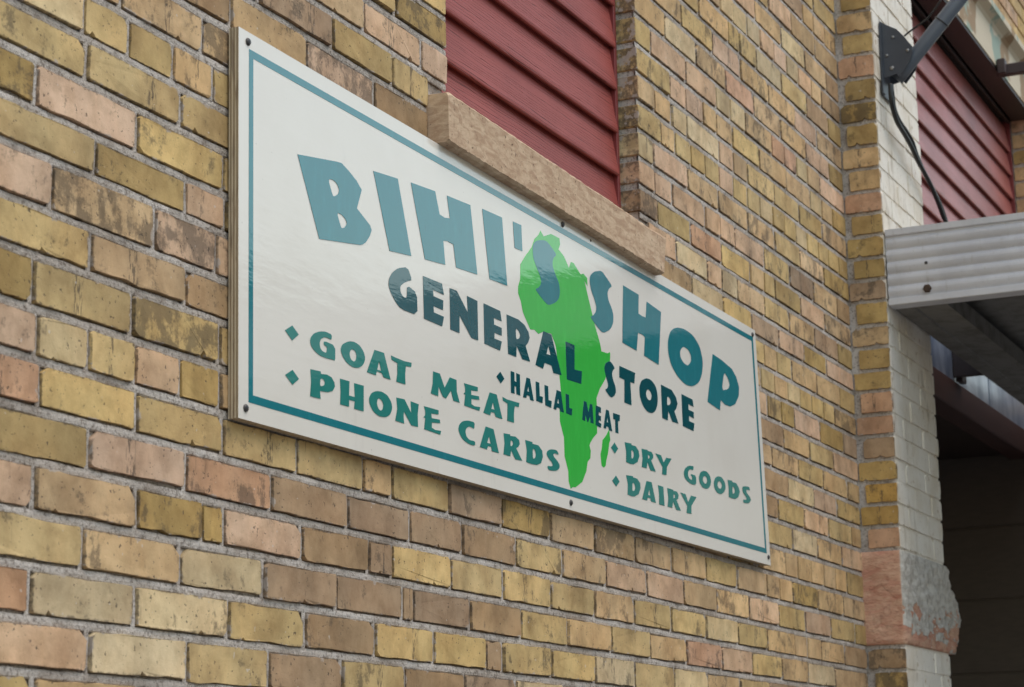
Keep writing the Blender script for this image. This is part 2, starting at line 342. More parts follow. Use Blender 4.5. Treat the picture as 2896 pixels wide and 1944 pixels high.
# bed joints: height of joint i at x = 2.58, 4.35 and 6.035 (the courses sag slightly)
LINES = [
 [3.9416, 3.971, 3.966],
 [3.8738, 3.8995, 3.896],
 [3.806, 3.828, 3.826],
 [3.7382, 3.7565, 3.749],
 [3.6704, 3.685, 3.675],
 [3.6026, 3.6135, 3.607],
 [3.5348, 3.542, 3.532],
 [3.467, 3.4705, 3.462],
 [3.3992, 3.399, 3.39],
 [3.3314, 3.325, 3.322],
 [3.2636, 3.255, 3.253],
 [3.1958, 3.186, 3.184],
 [3.128, 3.118, 3.117],
 [3.0602, 3.05, 3.051],
 [2.9924, 2.983, 2.977],
 [2.9246, 2.9155, 2.911],
 [2.8568, 2.848, 2.842],
 [2.789, 2.7839, 2.779],
 [2.721, 2.7143, 2.708],
 [2.655, 2.6499, 2.645],
 [2.59, 2.5818, 2.574],
 [2.521, 2.5143, 2.508],
 [2.461, 2.4513, 2.442],
 [2.389, 2.3829, 2.377],
 [2.324, 2.3168, 2.31],
 [2.253, 2.2469, 2.241],
 [2.186, 2.1763, 2.167],
 [2.1188, 2.1081, 2.098],
 [2.0516, 2.04, 2.029],
 [1.9844, 1.9729, 1.962],
 [1.9172, 1.9055, 1.8943],
 [1.85, 1.838, 1.8266],
 [1.7828, 1.7706, 1.7589],
]
def bed(i, x):
    if i < 0: return bed(0, x) + 0.0705 * -i
    n = len(LINES)
    if i >= n: return bed(n-1, x) - 0.0675 * (i-n+1)
    a, b, c = LINES[i]
    return a + (b-a)*(x-2.58)/1.77 if x < 4.35 else b + (c-b)*(x-4.35)/1.685
# course i: colour of the first brick, then position of each upright joint and the colour of the brick after it
COURSES = {
 0: "T2 5.814 Y1",
 1: "T3 5.702 T2 5.805 T2 5.923 T6",
 2: "T8 5.577 T3 5.809 T2",
 3: "T2 5.253 T3 5.481 C2 5.698 T1 5.912 B3",
 4: "Y1 4.961 C0 5.066 C0 5.178 C0 5.286 P0 5.406 P0 5.521 C1 5.628 P2 5.750 T1 5.849 B5",
 5: "Y1 4.794 T4 5.018 Y6 5.105 Y6 5.242 C1 5.462 Y2 5.696 B3 5.910 O1",
 6: "T4 4.664 Y6 4.891 P3 5.107 T7 5.337 T4 5.574 P1 5.790 T6",
 7: "T3 4.546 C1 4.762 T7 4.982 R4 5.209 T6 5.437 T4 5.667 P2 5.898 O3",
 8: "Y1 4.447 P2 4.681 P1 4.903 C1 5.009 C2 5.125 T5 5.350 R3 5.460 R5 5.572 C2 5.671 T2 5.788 P1",
 9: "Y6 4.568 P1 4.678 P1 4.799 T4 4.898 T3 5.019 Y4 5.234 T2 5.468 T3 5.692 C2 5.803 T1 5.907 O2",
 10: "C1 4.459 T1 4.570 C1 4.680 C2 4.349 T2 4.581 C1 4.681 C2 4.912 P1 5.020 T2 5.129 Y5 5.351 Y2 5.575 O5 5.795 T6",
 11: "Y7 4.496 T1 4.593 Y0 4.349 T1 4.594 Y0 4.699 Y0 4.799 Y2 4.903 P1 5.011 Y1 5.121 Y1 5.221 C1 5.328 Y0 5.429 Y1 5.535 C1 5.640 Y1 5.746 Y1 5.844 Y2 5.950 O2",
 12: "C2 4.441 P2 4.668 T4 4.890 T6 5.114 T7 5.338 Y3 5.560 T7 5.786 O4",
 13: "Y2 3.174 O7 4.349 C1 4.447 P2 4.560 P3 4.349 P2 4.562 P3 4.786 P1 4.895 P1 5.008 P2 5.243 Y6 5.459 B3 5.677 T6 5.909 B2",
 14: "T3 3.058 P2 3.275 P1 4.349 B8 4.460 Y2 4.679 R3 4.900 Y1 5.117 T2 5.230 Y1 5.320 O2 5.547 P1 5.774 T7",
 15: "T3 2.715 B5 2.948 O1 3.161 Y3 4.349 B2 4.574 C1 4.785 P1 4.893 C1 5.010 T2 5.226 Y1 5.438 T5 5.667 B4 5.896 O3",
 16: "B4 2.633 T2 2.863 P8 3.094 B3 4.673 C3 4.895 Y3 5.109 B3 5.332 P1 5.553 O2 5.772 P2",
 17: "T2 2.348 T5 2.557 T8 5.207 T5 5.314 Y3 5.438 T2 5.664 T1 5.888 O3",
 18: "C3 2.264 Y0 2.369 Y1 2.481 T1 2.586 Y2 5.172 Y1 5.281 T2 5.393 C1 5.504 Y0 5.611 Y2 5.720 Y3 5.823 T8",
 19: "Y4 2.273 Y3 2.502 Y2 5.219 Y7 5.332 O4 5.443 P1 5.679 O2 5.905 B2",
 20: "O6 2.163 P1 2.393 Y1 2.618 Y2 5.339 T1 5.568 Y1 5.789 P1",
 21: "Y1 2.297 O3 2.519 P2 2.625 O1 5.234 T4 5.461 Y0 5.686 T3 5.926 T6",
 22: "P5 2.203 T8 2.442 P7 2.601 P6 5.361 C1 5.589 P2 5.808 Y3",
 23: "Y3 2.292 T3 2.523 B5 5.268 Y3 5.488 P1 5.715 Y3 5.945 T1",
 24: "O2 2.169 Y2 2.390 Y7 2.614 O2 5.376 C1 5.597 T6 5.826 P1",
 25: "P3 2.181 C2 2.293 Y1 2.401 P1 2.512 O1 2.615 T1 5.311 T1 5.416 T1 5.531 T1 5.648 T1 5.758 T1 5.872 O3",
 26: "R2 2.191 Y0 2.406 Y1 2.627 Y1 2.838 Y1 3.051 T2 3.151 Y1 3.365 B2 3.587 O7 3.808 T2 4.031 T8 4.257 T2 4.477 T1 4.703 Y1 4.922 T1 5.148 T1 5.251 T1 5.360 O8 5.584 T4 5.822 T3",
 27: "O3 2.300 P2 2.530 R6 2.762 B2 3.000 B1 3.216 B1 3.417 B4 3.648 Y4 3.865 T2 4.089 P2 4.320 P2 4.548 T2 4.770 T6 5.000 P2 5.237 Y1 5.460 P1 5.694 Y1 5.934 O4",
 28: "P1 2.186 T1 2.412 O4 2.575 O1 2.632 P2 2.855 B1 3.071 B2 3.152 Y0 3.372 Y1 3.588 Y1 3.805 Y2 4.024 T4 4.242 Y1 4.462 Y3 4.686 C2 4.912 Y3 5.361 T0 5.472 T1 5.592 T4 5.813 B2",
 29: "Y3 2.292 T2 2.521 C1 2.743 B3 2.964 B2 3.189 B1 3.227 B1 3.448 B3 3.666 Y3 3.883 T4 4.109 Y2 4.331 T1 4.554 R5 4.789 P2 5.011 Y4 5.244 T4 5.464 C1 5.710 T4",
 30: "R2 2.183 C1 2.413 C5 2.646 Y2 2.866 B1 3.091 Y1 3.303 Y2 3.512 B1 3.581 Y4 3.802 Y1 4.018 C4 4.236 Y3 4.471 C1 4.688 T4",
 31: "P3 2.309 C0 2.540 Y2 2.760 B2 2.981 Y3 3.195 B2 3.421 B1",
}

building = empty('brick_building', (4.0, 0, 0)); building['label'] = 'weathered yellow brick shop building with red siding in its window openings'; building['category'] = 'building'
IB = Matrix.Translation((-4.0, 0, 0))
def under(o, p):
    o.parent = p
    if p is building: o.matrix_parent_inverse = IB
    return o

# mortar: a rough bed standing a few millimetres behind the brick faces
def mortar_sheet(rects, step, depth):
    vs = []; fs = []
    for (x0, x1, z0, z1, st) in rects:
        nx = max(1, int(round((x1-x0)/st))); nz = max(1, int(round((z1-z0)/st))); b0 = len(vs)
        for j in range(nz+1):
            for i in range(nx+1):
                x = x0+(x1-x0)*i/nx; z = z0+(z1-z0)*j/nz; y = depth
                if st < 0.1:
                    y += 0.0012*mn.noise(Vector((x*16, 3.1, z*16))) + 0.0012*mn.noise(Vector((x*55, 9.7, z*55)))
                vs.append((x, y, z))
        for j in range(nz):
            for i in range(nx):
                k = b0+j*(nx+1)+i; fs.append((k, k+1, k+nx+2, k+nx+1))
    return vs, fs
MD = 0.0085
rects = [(-3, 2.0, 0, 6, 1), (2.0, XW0-0.006, 1.7, 3.5, 0.011), (2.0, XW0-0.006, 0, 1.7, 1), (2.0, XW0-0.006, 3.5, 6, 1),
         (XW0-0.006, XW1+0.006, 1.7, SILL0+0.004, 0.013), (XW0-0.006, XW1+0.006, 0, 1.7, 1), (XW0-0.006, XW1+0.006, HEAD+0.15, 6, 1),
         (XW1+0.006, XC+0.01, 1.7, 4.3, 0.013), (XW1+0.006, XC+0.01, 0, 1.7, 1), (XW1+0.006, XC+0.01, 4.3, 6, 1)]
vs, fs = mortar_sheet(rects, 0, MD)
def quad(a, b, c, e):
    n = len(vs); vs.extend([a, b, c, e]); fs.append((n, n+1, n+2, n+3))
for x, sg in ((XW0-0.006, 1), (XW1+0.006, -1)):       # reveals of the window opening
    q = [(x, MD, SILL0-0.05), (x, 0.12, SILL0-0.05), (x, 0.12, HEAD+0.15), (x, MD, HEAD+0.15)]
    quad(*(q if sg > 0 else q[::-1]))
quad((-3, 0.12, 0), (-3, MD, 0), (-3, MD, 6), (-3, 0.12, 6))
WALL = (vs, fs)

def brick_mesh(seed, L, H, chip=0.0, deep=0.0):
    r = random.Random(seed); pts = []
    cr = [r.uniform(0.0015, 0.005) for _ in range(4)]
    if chip: cr[r.randrange(4)] = r.uniform(0.008, 0.02) * (1 if L > 0.15 else 0.7)
    nl = 5 if L > 0.15 else 3
    jit = lambda k=1.0: r.gauss(0, 0.0007) * k
    a, b = L/2, H/2
    pts.append((-a+cr[0], -b+jit()))
    for k in range(nl): pts.append((-a+L*(k+1)/(nl+1)+r.uniform(-0.008, 0.008), -b+jit(1.4)))
    pts += [(a-cr[1], -b+jit()), (a+jit(), -b+cr[1]*r.uniform(0.6, 1.2)), (a+jit(1.3), r.uniform(-0.01, 0.01)), (a+jit(), b-cr[2]*r.uniform(0.6, 1.2)), (a-cr[2], b+jit())]
    for k in range(nl): pts.append((a-L*(k+1)/(nl+1)+r.uniform(-0.008, 0.008), b+jit(1.4)))
    pts += [(-a+cr[3], b+jit()), (-a+jit(), b-cr[3]*r.uniform(0.6, 1.2)), (-a+jit(1.3), r.uniform(-0.01, 0.01)), (-a+jit(), -b+cr[0]*r.uniform(0.6, 1.2))]
    if chip and r.random() < 0.7:
        k = 1+r.randrange(nl); x, z = pts[k]; dd = r.uniform(0.004, 0.010)
        pts[k:k+1] = [(x-r.uniform(0.004, 0.009), z), (x-0.001, z+dd), (x+r.uniform(0.001, 0.004), z+dd*0.6), (x+r.uniform(0.006, 0.011), z)]
    n = len(pts); ins = 0.0011
    v = [(x*(1-ins/a), r.gauss(0, 0.0004), z*(1-ins/b)) for x, z in pts] + [(x, 0.0016 if deep else 0.016, z) for x, z in pts]
    if deep: v += [(x, deep, z) for x, z in pts]
    f = [tuple(range(n))]
    for q in (0, n) if deep else (0,):
        for i in range(n):
            j = (i+1) % n; f.append((q+i, q+n+i, q+n+j, q+j))
    me = bpy.data.meshes.new('brick'); me.from_pydata(v, [], f); me.update(); me.materials.append(M_BRICK); return me
STR = [brick_mesh(i, 0.214, 0.0575, i % 2 == 0) for i in range(24)]
HDR = [brick_mesh(50+i, 0.102, 0.0575, i % 2 == 0) for i in range(16)]
STRD = [brick_mesh(90+i, 0.214, 0.0575, 0, 0.1) for i in range(6)]
HDRD = [brick_mesh(110+i, 0.102, 0.0575, 0, 0.1) for i in range(6)]

camI = cam.matrix_world.inverted()
def project(p):
    q = camI @ Vector(p)
    if q.z > -0.05: return None
    return (1448 + FPX*q.x/-q.z, 972 - FPX*q.y/-q.z)
def px_area(x0, x1, z0, z1, y=0.0):
    P = [project(p) for p in ((x0, y, z0), (x1, y, z0), (x1, y, z1), (x0, y, z1))]
    if any(p is None for p in P): return 0
    if all(p[0] < 0 for p in P) or all(p[0] > 2896 for p in P) or all(p[1] < 0 for p in P) or all(p[1] > 1944 for p in P): return 0
    return abs(sum(P[i][0]*P[(i+1) % 4][1]-P[(i+1) % 4][0]*P[i][1] for i in range(4)))/2

rng = random.Random(11)
RAND = ['Y1', 'Y2', 'T2', 'T3', 'P1', 'C1', 'T5', 'O3', 'Y3', 'P3', 'T6', 'B3']
todo = []     # x0, x1, course, code
for i in range(-26, 60):
    z = (bed(i, 4)+bed(i+1, 4))/2
    if z < 0.02 or z > 5.97: continue
    if i in COURSES:
        tk = COURSES[i].split(); cut = [(None, tk[0])] + [(float(tk[k]), tk[k+1]) for k in range(1, len(tk), 2)]
    else:
        cut = [(None, 'Y2'), (2.2+0.111*(i % 2)+rng.uniform(-.01, .01), 'T2')]
    gap = None
    if z > SILL0 - 0.02 and z < HEAD + 0.15: gap = (XW0, XW1) if bed(i+1, 4) > SILL1 - 0.01 else (3.297, 4.402)
    ent = [c for c in cut if c[0] is not None]; bricks = []
    x = ent[0][0]; c = cut[0][1]
    if gap and x > gap[0]:
        if x > gap[1]+0.03: ent.insert(0, (gap[1], c))
        x = gap[0]; c = rng.choice(RAND)
    while x > -2.9: bricks.append((x-0.222, x, c)); x -= 0.222; c = rng.choice(RAND)
    if gap:
        ent = [e for e in ent if not (gap[0]-0.03 < e[0] < gap[1]-0.0005)]
        after = [e for e in ent if e[0] >= gap[1]-0.001]
        if not after or after[0][0]-gap[1] > 0.01: ent.append((gap[1], rng.choice(RAND)))
        ent.append((gap[0], 'X')); ent.sort()
    for k, (x0, c) in enumerate(ent):
        x1 = ent[k+1][0] if k+1 < len(ent) else XC
        if c == 'X': continue
        m = max(1, int(round((x1-x0)/0.222))) if x1-x0 > 0.27 else 1
        for q in range(m):
            bricks.append((x0+(x1-x0)*q/m, x0+(x1-x0)*(q+1)/m, c if q == 0 else rng.choice(RAND)))
    for (x0, x1, c) in bricks:
        if gap and x0 < gap[0] < x1: x1 = gap[0]
        if x1-x0 < 0.015: continue
        todo.append((x0, x1, i, c, gap))
items = []
for (x0, x1, i, c, gap) in todo:
    xm = (x0+x1)/2; z1, z0 = bed(i, xm), bed(i+1, xm); a = px_area(x0, x1, z0, z1)
    if x0 > 2.64 and x1 < 5.07 and z0 > 2.19 and z1 < 2.775: a = 0
    edge = gap and (abs(x0-gap[1]) < 1e-4 or abs(x1-gap[0]) < 1e-4)
    if edge and a: a += 2000
    items.append((a, x0, x1, i, c, bool(edge), gap))
items.sort(key=lambda t: -t[0])
# mortar pointing: a worn bead in every joint, with a dark crevice left under and beside the bricks
vs, fs = WALL
def bead(pts, across, lo, hi):
    b0 = len(vs)
    for k, p in enumerate(pts):
        n1 = mn.noise(Vector((p[0]*21, 4.4, p[2]*21))); n2 = mn.noise(Vector((p[0]*60, 1.4, p[2]*60))); n3 = mn.noise(Vector((p[0]*33, 8.4, p[2]*33)))
        y = 0.0026+0.0013*n1+0.0008*n2; h = hi+0.0016*n3+0.001*n2
        for (d, yy) in ((lo, 0.0045), (lo+0.002, y+0.0004), ((lo+h)/2, y-0.0002), (h-0.0006, y+0.0006), (h+0.0004, 0.0095)):
            vs.append((p[0]+across[0]*d, yy, p[2]+across[1]*d))
    for k in range(len(pts)-1):
        for q in range(4):
            a = b0+k*5+q; fs.append((a, a+5, a+6, a+1) if across[1] else (a, a+1, a+6, a+5))
for i in range(-4, 34):
    runs = [(1.95, XC+0.004)]
    zz = bed(i, 3.9)
    if SILL0-0.02 < zz < HEAD+0.15: runs = [(1.95, XW0 if zz > SILL1 else 3.297), (XW1 if zz > SILL1 else 4.40, XC+0.004)]
    for x0, x1 in runs:
        m = max(2, int((x1-x0)/0.022)); bead([(x0+(x1-x0)*k/m, 0, bed(i, x0+(x1-x0)*k/m)) for k in range(m+1)], (0, 1), -0.0080, 0.0054)
for (a, x0, x1, i, c, edge, gap) in items:
    if a > 0 and x1 < XC-0.01 and not (gap and abs(x1-gap[0]) < 1e-4):
        z1, z0 = bed(i, x1)-0.004, bed(i+1, x1)+0.004
        bead([(x1, 0, z0+(z1-z0)*k/5) for k in range(6)], (1, 0), -0.0056, 0.0032)
front = mesh('front_wall', vs, fs, M_MORTAR); under(front, building)
front['label'] = 'yellow and buff brick wall with grey mortar'
bulk = []
for n, (a, x0, x1, i, c, edge, gap) in enumerate(items):
    xm = (x0+x1)/2; z1, z0 = bed(i, xm), bed(i+1, xm)
    gx = min(rng.uniform(0.007, 0.0115), 0.2*(x1-x0)); gz = rng.uniform(0.0118, 0.0155)
    xa, xb = x0+gx/2, x1-gx/2
    if gap and abs(x0-gap[1]) < 1e-4: xa = x0
    if gap and abs(x1-gap[0]) < 1e-4: xb = x1+rng.uniform(-0.004, 0.004)
    if x1 == XC: xb = XC+0.004
    L = xb-xa; H = z1-z0-gz; rgba = brick_colour(c, rng)
    loc = ((xa+xb)/2, rng.gauss(0, 0.0009), (z0+z1)/2+rng.gauss(0, 0.0006))
    if a > 0 and n < 300:
        if edge: me = rng.choice(STRD if L > 0.15 else HDRD)
        else: me = rng.choice(STR if L > 0.15 else HDR)
        o = link('brick', me, front); o.location = loc
        o.scale = (L/(0.214 if L > 0.15 else 0.102), 1, H/0.0575)
        o.rotation_euler = (rng.gauss(0, 0.006), rng.gauss(0, 0.004), rng.gauss(0, 0.003)); o.color = rgba
    else:
        bulk.append((loc, L, H, rgba))
def bulk_bricks(name, lst, parent, y0=0.0):
    vs = []; fs = []; cols = []; rn = []
    for (loc, L, H, rgba) in lst:
        b0 = len(vs); a, b = L/2, H/2; k = 0.002; q = rng.random()
        ring = lambda e, y: [(loc[0]-a+e, loc[1]+y+y0, loc[2]-b+e*2), (loc[0]-a+e*2, loc[1]+y+y0, loc[2]-b+e), (loc[0]+a-e*2, loc[1]+y+y0, loc[2]-b+e), (loc[0]+a-e, loc[1]+y+y0, loc[2]-b+e*2),
                             (loc[0]+a-e, loc[1]+y+y0, loc[2]+b-e*2), (loc[0]+a-e*2, loc[1]+y+y0, loc[2]+b-e), (loc[0]-a+e*2, loc[1]+y+y0, loc[2]+b-e), (loc[0]-a+e, loc[1]+y+y0, loc[2]+b-e*2)]
        vs += ring(k*0.6, 0) + ring(0.0002, 0.013); fs.append(tuple(range(b0, b0+8)))
        fs += [(b0+i, b0+8+i, b0+8+(i+1) % 8, b0+(i+1) % 8) for i in range(8)]
        cols += [rgba]*16; rn += [q]*16
    me = bpy.data.meshes.new(name); me.from_pydata(vs, [], fs); me.update()
    at = me.attributes.new('Col', 'FLOAT_COLOR', 'POINT'); at.data.foreach_set('color', [v for c in cols for v in c])
    at = me.attributes.new('rnd', 'FLOAT', 'POINT'); at.data.foreach_set('value', rn)
    o = link(name, me, parent, M_BRICKS); o['kind'] = 'stuff'; return o
bulk_bricks('brickwork', bulk, front)

# pier: bare brick on its side, cream paint on its front
pv, pf = box_geo(XC+0.007, PX1-0.004, -PD+0.0035, 0.35, 0, HEAD+0.2)
pier = mesh('pier', pv, pf); pier.data.materials.append(M_MORTAR); pier.data.materials.append(M_PAINT)
for p in pier.data.polygons: p.material_index = 0 if p.normal.x < -0.5 else 1
under(pier, building); pier['label'] = 'pier painted cream on its front, bare brick on its side'
RET = {-2: 'T3 w', -1: 'O2 i', 0: 'T4 w', 1: 'Y3 i', 2: 'R2 w', 3: 'O1 i', 4: 'O9 w', 5: 'O2 i', 6: 'T2 w', 7: 'T3 i', 8: 'R5 w', 9: 'O1 i', 10: 'O4 w', 11: 'O2 i',
       12: 'B6 w', 13: 'O2 i', 14: 'T6 w', 15: 'O2 i', 16: 'O3 w', 17: 'R1 i', 18: 'R1 w', 19: 'B4 i', 20: 'O2 w', 21: 'G1 i', 22: 'G2 w', 23: 'R2 i', 28: 'B7 w', 29: 'O8 i', 30: 'T4 w', 31: 'O2 i'}
for i, sp in RET.items():
    c, k = sp.split(); z1, z0 = bed(i, XC), bed(i+1, XC)
    y0 = -0.004 if k == 'w' else -0.021; y1 = -PD+0.0015
    o = link('brick', rng.choice(HDR), pier); L = y0-y1; H = z1-z0-0.0105
    o.location = (XC+0.0005+rng.gauss(0, 0.0007), (y0+y1)/2, (z0+z1)/2); o.rotation_euler = (0, rng.gauss(0, 0.004), -math.pi/2)
    o.scale = (L/0.102, 1, H/0.0575); o.color = brick_colour(c, rng)
PSTR = []
for me0 in STR[:8] + HDR[:6]:
    me = me0.copy(); me.name = 'painted_brick'; me.materials.clear(); me.materials.append(M_PAINT); PSTR.append(me)
for i in range(-3, 34):
    if 24 <= i <= 27: continue
    z1, z0 = bed(i, XC), bed(i+1, XC)
    cuts = [XC+0.002, XC+0.225, XC+0.448, PX1] if i % 2 else [XC+0.002, XC+0.115, XC+0.336, PX1]
    if cuts[-1]-cuts[-2] < 0.09: cuts = [XC+0.002, XC+0.205, XC+0.40, PX1]
    for x0, x1 in zip(cuts, cuts[1:]):
        L = x1-x0-0.005; H = z1-z0-0.006; big = L > 0.15
        o = link('painted_brick', rng.choice(PSTR[:8] if big else PSTR[8:]), pier)
        o.location = ((x0+x1)/2+(0.0025 if x1 == PX1 else 0)+rng.gauss(0, .001), -PD+rng.gauss(0, 0.0009), (z0+z1)/2); o.scale = (L/(0.214 if big else 0.102), 1, H/0.0575)
        o.rotation_euler = (0, rng.gauss(0, 0.004), 0)
# rough springer stone in the pier
PROF = [(6.592, 2.354), (6.577, 2.293), (6.604, 2.268), (6.616, 2.237), (6.667, 2.213), (6.697, 2.197), (6.694, 2.169), (6.718, 2.148), (6.712, 2.124), (6.674, 2.090), (6.637, 2.056), (6.621, 2.028)]
def stone_x(z):
    pz = sorted((q[1], q[0]) for q in PROF)
    if z <= pz[0][0]: return pz[0][1]
    for (a, b), (c, e) in zip(pz, pz[1:]):
        if a <= z <= c: return b+(e-b)*(z-a)/(c-a+1e-9)
    return pz[-1][1]
zs0, zs1 = bed(28, XC)+0.006, bed(24, XC)-0.005
vs = []; fs = []; NZ = 48; NU = 12+44+14
for j in range(NZ+1):
    z = zs0+(zs1-zs0)*j/NZ; xr = stone_x(z); e = min(1, j/2.0, (NZ-j)/2.0)
    for i in range(NU+1):
        if i <= 12: p = Vector((XC-0.001, 0.006-(PD+0.006)*i/12, z)); nrm = Vector((-1, 0, 0)); am = 0.003
        elif i <= 56: p = Vector((XC-0.001+(xr-XC)*(i-12)/44, -PD-0.004, z)); nrm = Vector((0, -1, 0)); am = 0.007
        else: p = Vector((xr, -PD-0.004+0.2*(i-56)/14, z)); nrm = Vector((1, 0, 0)); am = 0.006
        q = Vector((p.x*19, p.y*19, p.z*13))
        am *= 0.35+0.65*min(1, abs(i-12)/4.0)
        vs.append(p+nrm*(am*e*(mn.noise(q)+0.7*mn.noise(q*2.3)-0.9*abs(mn.noise(q*3.1))+0.4*mn.noise(q*6))-0.003*(1-e)))
for j in range(NZ):
    for i in range(NU):
        k = j*(NU+1)+i; fs.append((k, k+1, k+NU+2, k+NU+1))
fs.append(tuple(range(NU, -1, -1))); fs.append(tuple(range(NZ*(NU+1), (NZ+1)*(NU+1))))
o = mesh('stone_block', vs, fs, M_STONE, pier, True); o['label'] = 'rough red sandstone block with flaking cream paint'

# window filled with siding
def siding_boards(parent, x0, x1, ys, zb, n, pitch, mat, slope=0.0):
    for k in range(n):
        z0 = zb+pitch*k; z1 = z0+pitch+0.006
        prof = [(ys-0.0175, z0+0.001), (ys-0.0165, z0-0.0015), (ys-0.0135, z0-0.003), (ys-0.006, z0+0.003), (ys+0.004, z0+0.005), (ys+0.004, z1), (ys-0.0008, z1), (ys-0.0178, z0+0.006)]
        o = prism_x('siding_board', prof, x0, x1, mat, parent)
back = box('window_infill', XW0-0.004, XW1+0.004, 0.064, 0.12, SILL0, HEAD+0.01, M_DARK); under(back, building); back['label'] = 'window opening closed with dark red horizontal siding'
siding_boards(back, XW0-0.004, 4.325, 0.058, 2.9045, 14, 0.1026, M_SIDE)
box('trim', 4.3235, 4.337, 0.043, 0.066, SILL1-0.06, HEAD, M_TRIM, back, 0.001)
box('caulk_line', 4.336, 4.3545, 0.049, 0.066, SILL1-0.06, HEAD, M_CAULK, back, 0.002)
box('trim', XW0-0.003, XW0+0.012, 0.043, 0.066, SILL1-0.06, HEAD, M_TRIM, back, 0.001)
# sill: sawn block, slightly uneven
v, f = [], []
NX = 150
for i in range(NX+1):
    t = i/NX; x = 3.297+(4.376-3.297)*t; dz = -0.012*t
    jz = lambda k: 0.0022*mn.noise(Vector((x*9, k, 0)))+0.0016*mn.noise(Vector((x*40, k, 2)))+0.0012*mn.noise(Vector((x*110, k, 2)))-0.006*max(0, mn.noise(Vector((x*17, k*3.1, 7)))-0.35)
    b0 = SILL0+dz+jz(1); t0 = SILL1+dz*1.6+jz(5)
    if i == 0: b0 += 0.002; t0 -= 0.004
    for (y, z) in ((0.06, b0), (-0.036, b0), (-0.0415+jz(8), b0+0.005), (-0.042+jz(9), t0-0.006), (-0.037, t0), (0.06, t0+0.004)): v.append((x+(0.023*(z-b0)/0.1 if i == NX else 0), y, z))
for i in range(NX):
    for k in range(6):
        m = (k+1) % 6; f.append((i*6+k, i*6+m, (i+1)*6+m, (i+1)*6+k))
f.append(tuple(range(6))); f.append(tuple(range(NX*6+5, NX*6-1, -1)))
o = mesh('window_sill', v, f, M_SILL); under(o, building); o['label'] = 'tan sawn stone sill above the sign'
import bmesh
bm = bmesh.new(); bm.from_mesh(o.data); bmesh.ops.recalc_face_normals(bm, faces=bm.faces); bm.to_mesh(o.data); bm.free()
o = box('lintel', XW0-0.1, XW1+0.1, -0.004, 0.12, HEAD, HEAD+0.15, M_LINTEL, b=0.004); under(o, building)

# second bay: siding, lintel, far pier
BX = 8.65
back2 = box('window_infill', PX1-0.01, BX+0.01, 0.03, 0.12, 3.05, HEAD, M_DARK); under(back2, building); back2['label'] = 'window opening above the canopy closed with rose red siding'
siding_boards(back2, PX1-0.01, BX-0.012, 0.022, 3.3075, 10, 0.1035, M_SIDE2)
box('trim', PX1-0.01, BX-0.013, -0.002, 0.012, HEAD-0.022, HEAD-0.006, M_DARK, back2, 0.002)
box('trim', PX1-0.01, BX-0.013, -0.012, 0.002, HEAD-0.012, HEAD-0.002, M_BAR, back2, 0.002)
box('trim', BX-0.013, BX+0.002, 0.0, 0.03, 3.05, HEAD, M_TRIM, back2, 0.001)
pv, pf = box_geo(BX+0.006, BX+3.0, -PD+0.006, 0.35, 0, HEAD+0.2)
far = mesh('pier', pv, pf, M_MORTAR); under(far, building)
for i in range(-8, 12):
    z1, z0 = bed(i, XC), bed(i+1, XC)
    if z1 > HEAD+0.2: continue
    o = link('brick', rng.choice(HDR), far); L = 0.108; H = z1-z0-0.0105
    o.location = (BX, -PD/2, (z0+z1)/2); o.rotation_euler = (0, 0, -math.pi/2); o.scale = (L/0.102, 1, H/0.0575); o.color = brick_colour(rng.choice(['O3', 'T3', 'R4', 'T5']), rng)
lst = []
for i in range(-12, 8):
    z1, z0 = bed(i, XC), bed(i+1, XC); x = BX+(0.0 if i % 2 else -0.11)
    while x < BX+2.8:
        xa = max(x, BX); lst.append((((xa+x+0.222)/2, 0, (z0+z1)/2), x+0.222-xa-0.009, z1-z0-0.0105, brick_colour(rng.choice(RAND), rng))); x += 0.222
for i in range(-34, -8):
    z1, z0 = bed(i, XC), bed(i+1, XC); x = XC-0.11*(i % 2)
    if z0 < HEAD+0.19 or z1 > 6: continue
    while x < BX+2.8:
        xa = max(x, XC+0.004); lst.append((((xa+x+0.222)/2, 0, (z0+z1)/2), x+0.222-xa-0.009, z1-z0-0.0105, brick_colour(rng.choice(RAND), rng))); x += 0.222
upper = box('upper_wall', XC+0.004, BX+3.0, -PD+0.006, 0.35, HEAD+0.19, 6.0, M_MORTAR); under(upper, building)
bulk_bricks('brickwork', lst, upper, -PD)
o = prism_x('lintel', [(0.1, HEAD+0.002), (-0.1, HEAD+0.002), (-0.102, HEAD+0.145), (-0.112, HEAD+0.158), (-0.14, HEAD+0.176), (-0.141, HEAD+0.2), (0.1, HEAD+0.2)], PX1-0.25, BX+0.2, M_LINTEL); under(o, building)
o['label'] = 'stone lintel with peeling cream and green paint'
o = box('head_board', PX1-0.02, BX-0.001, -0.096, 0.035, HEAD-0.012, HEAD+0.006, M_DARK, b=0.002); under(o, building)
o = prism_x('roof_deck', [(-PD, 6.0), (1.5, 6.0), (1.5, 6.15), (-PD-0.05, 6.15)], -3, BX+3, M_DARK); under(o, building)

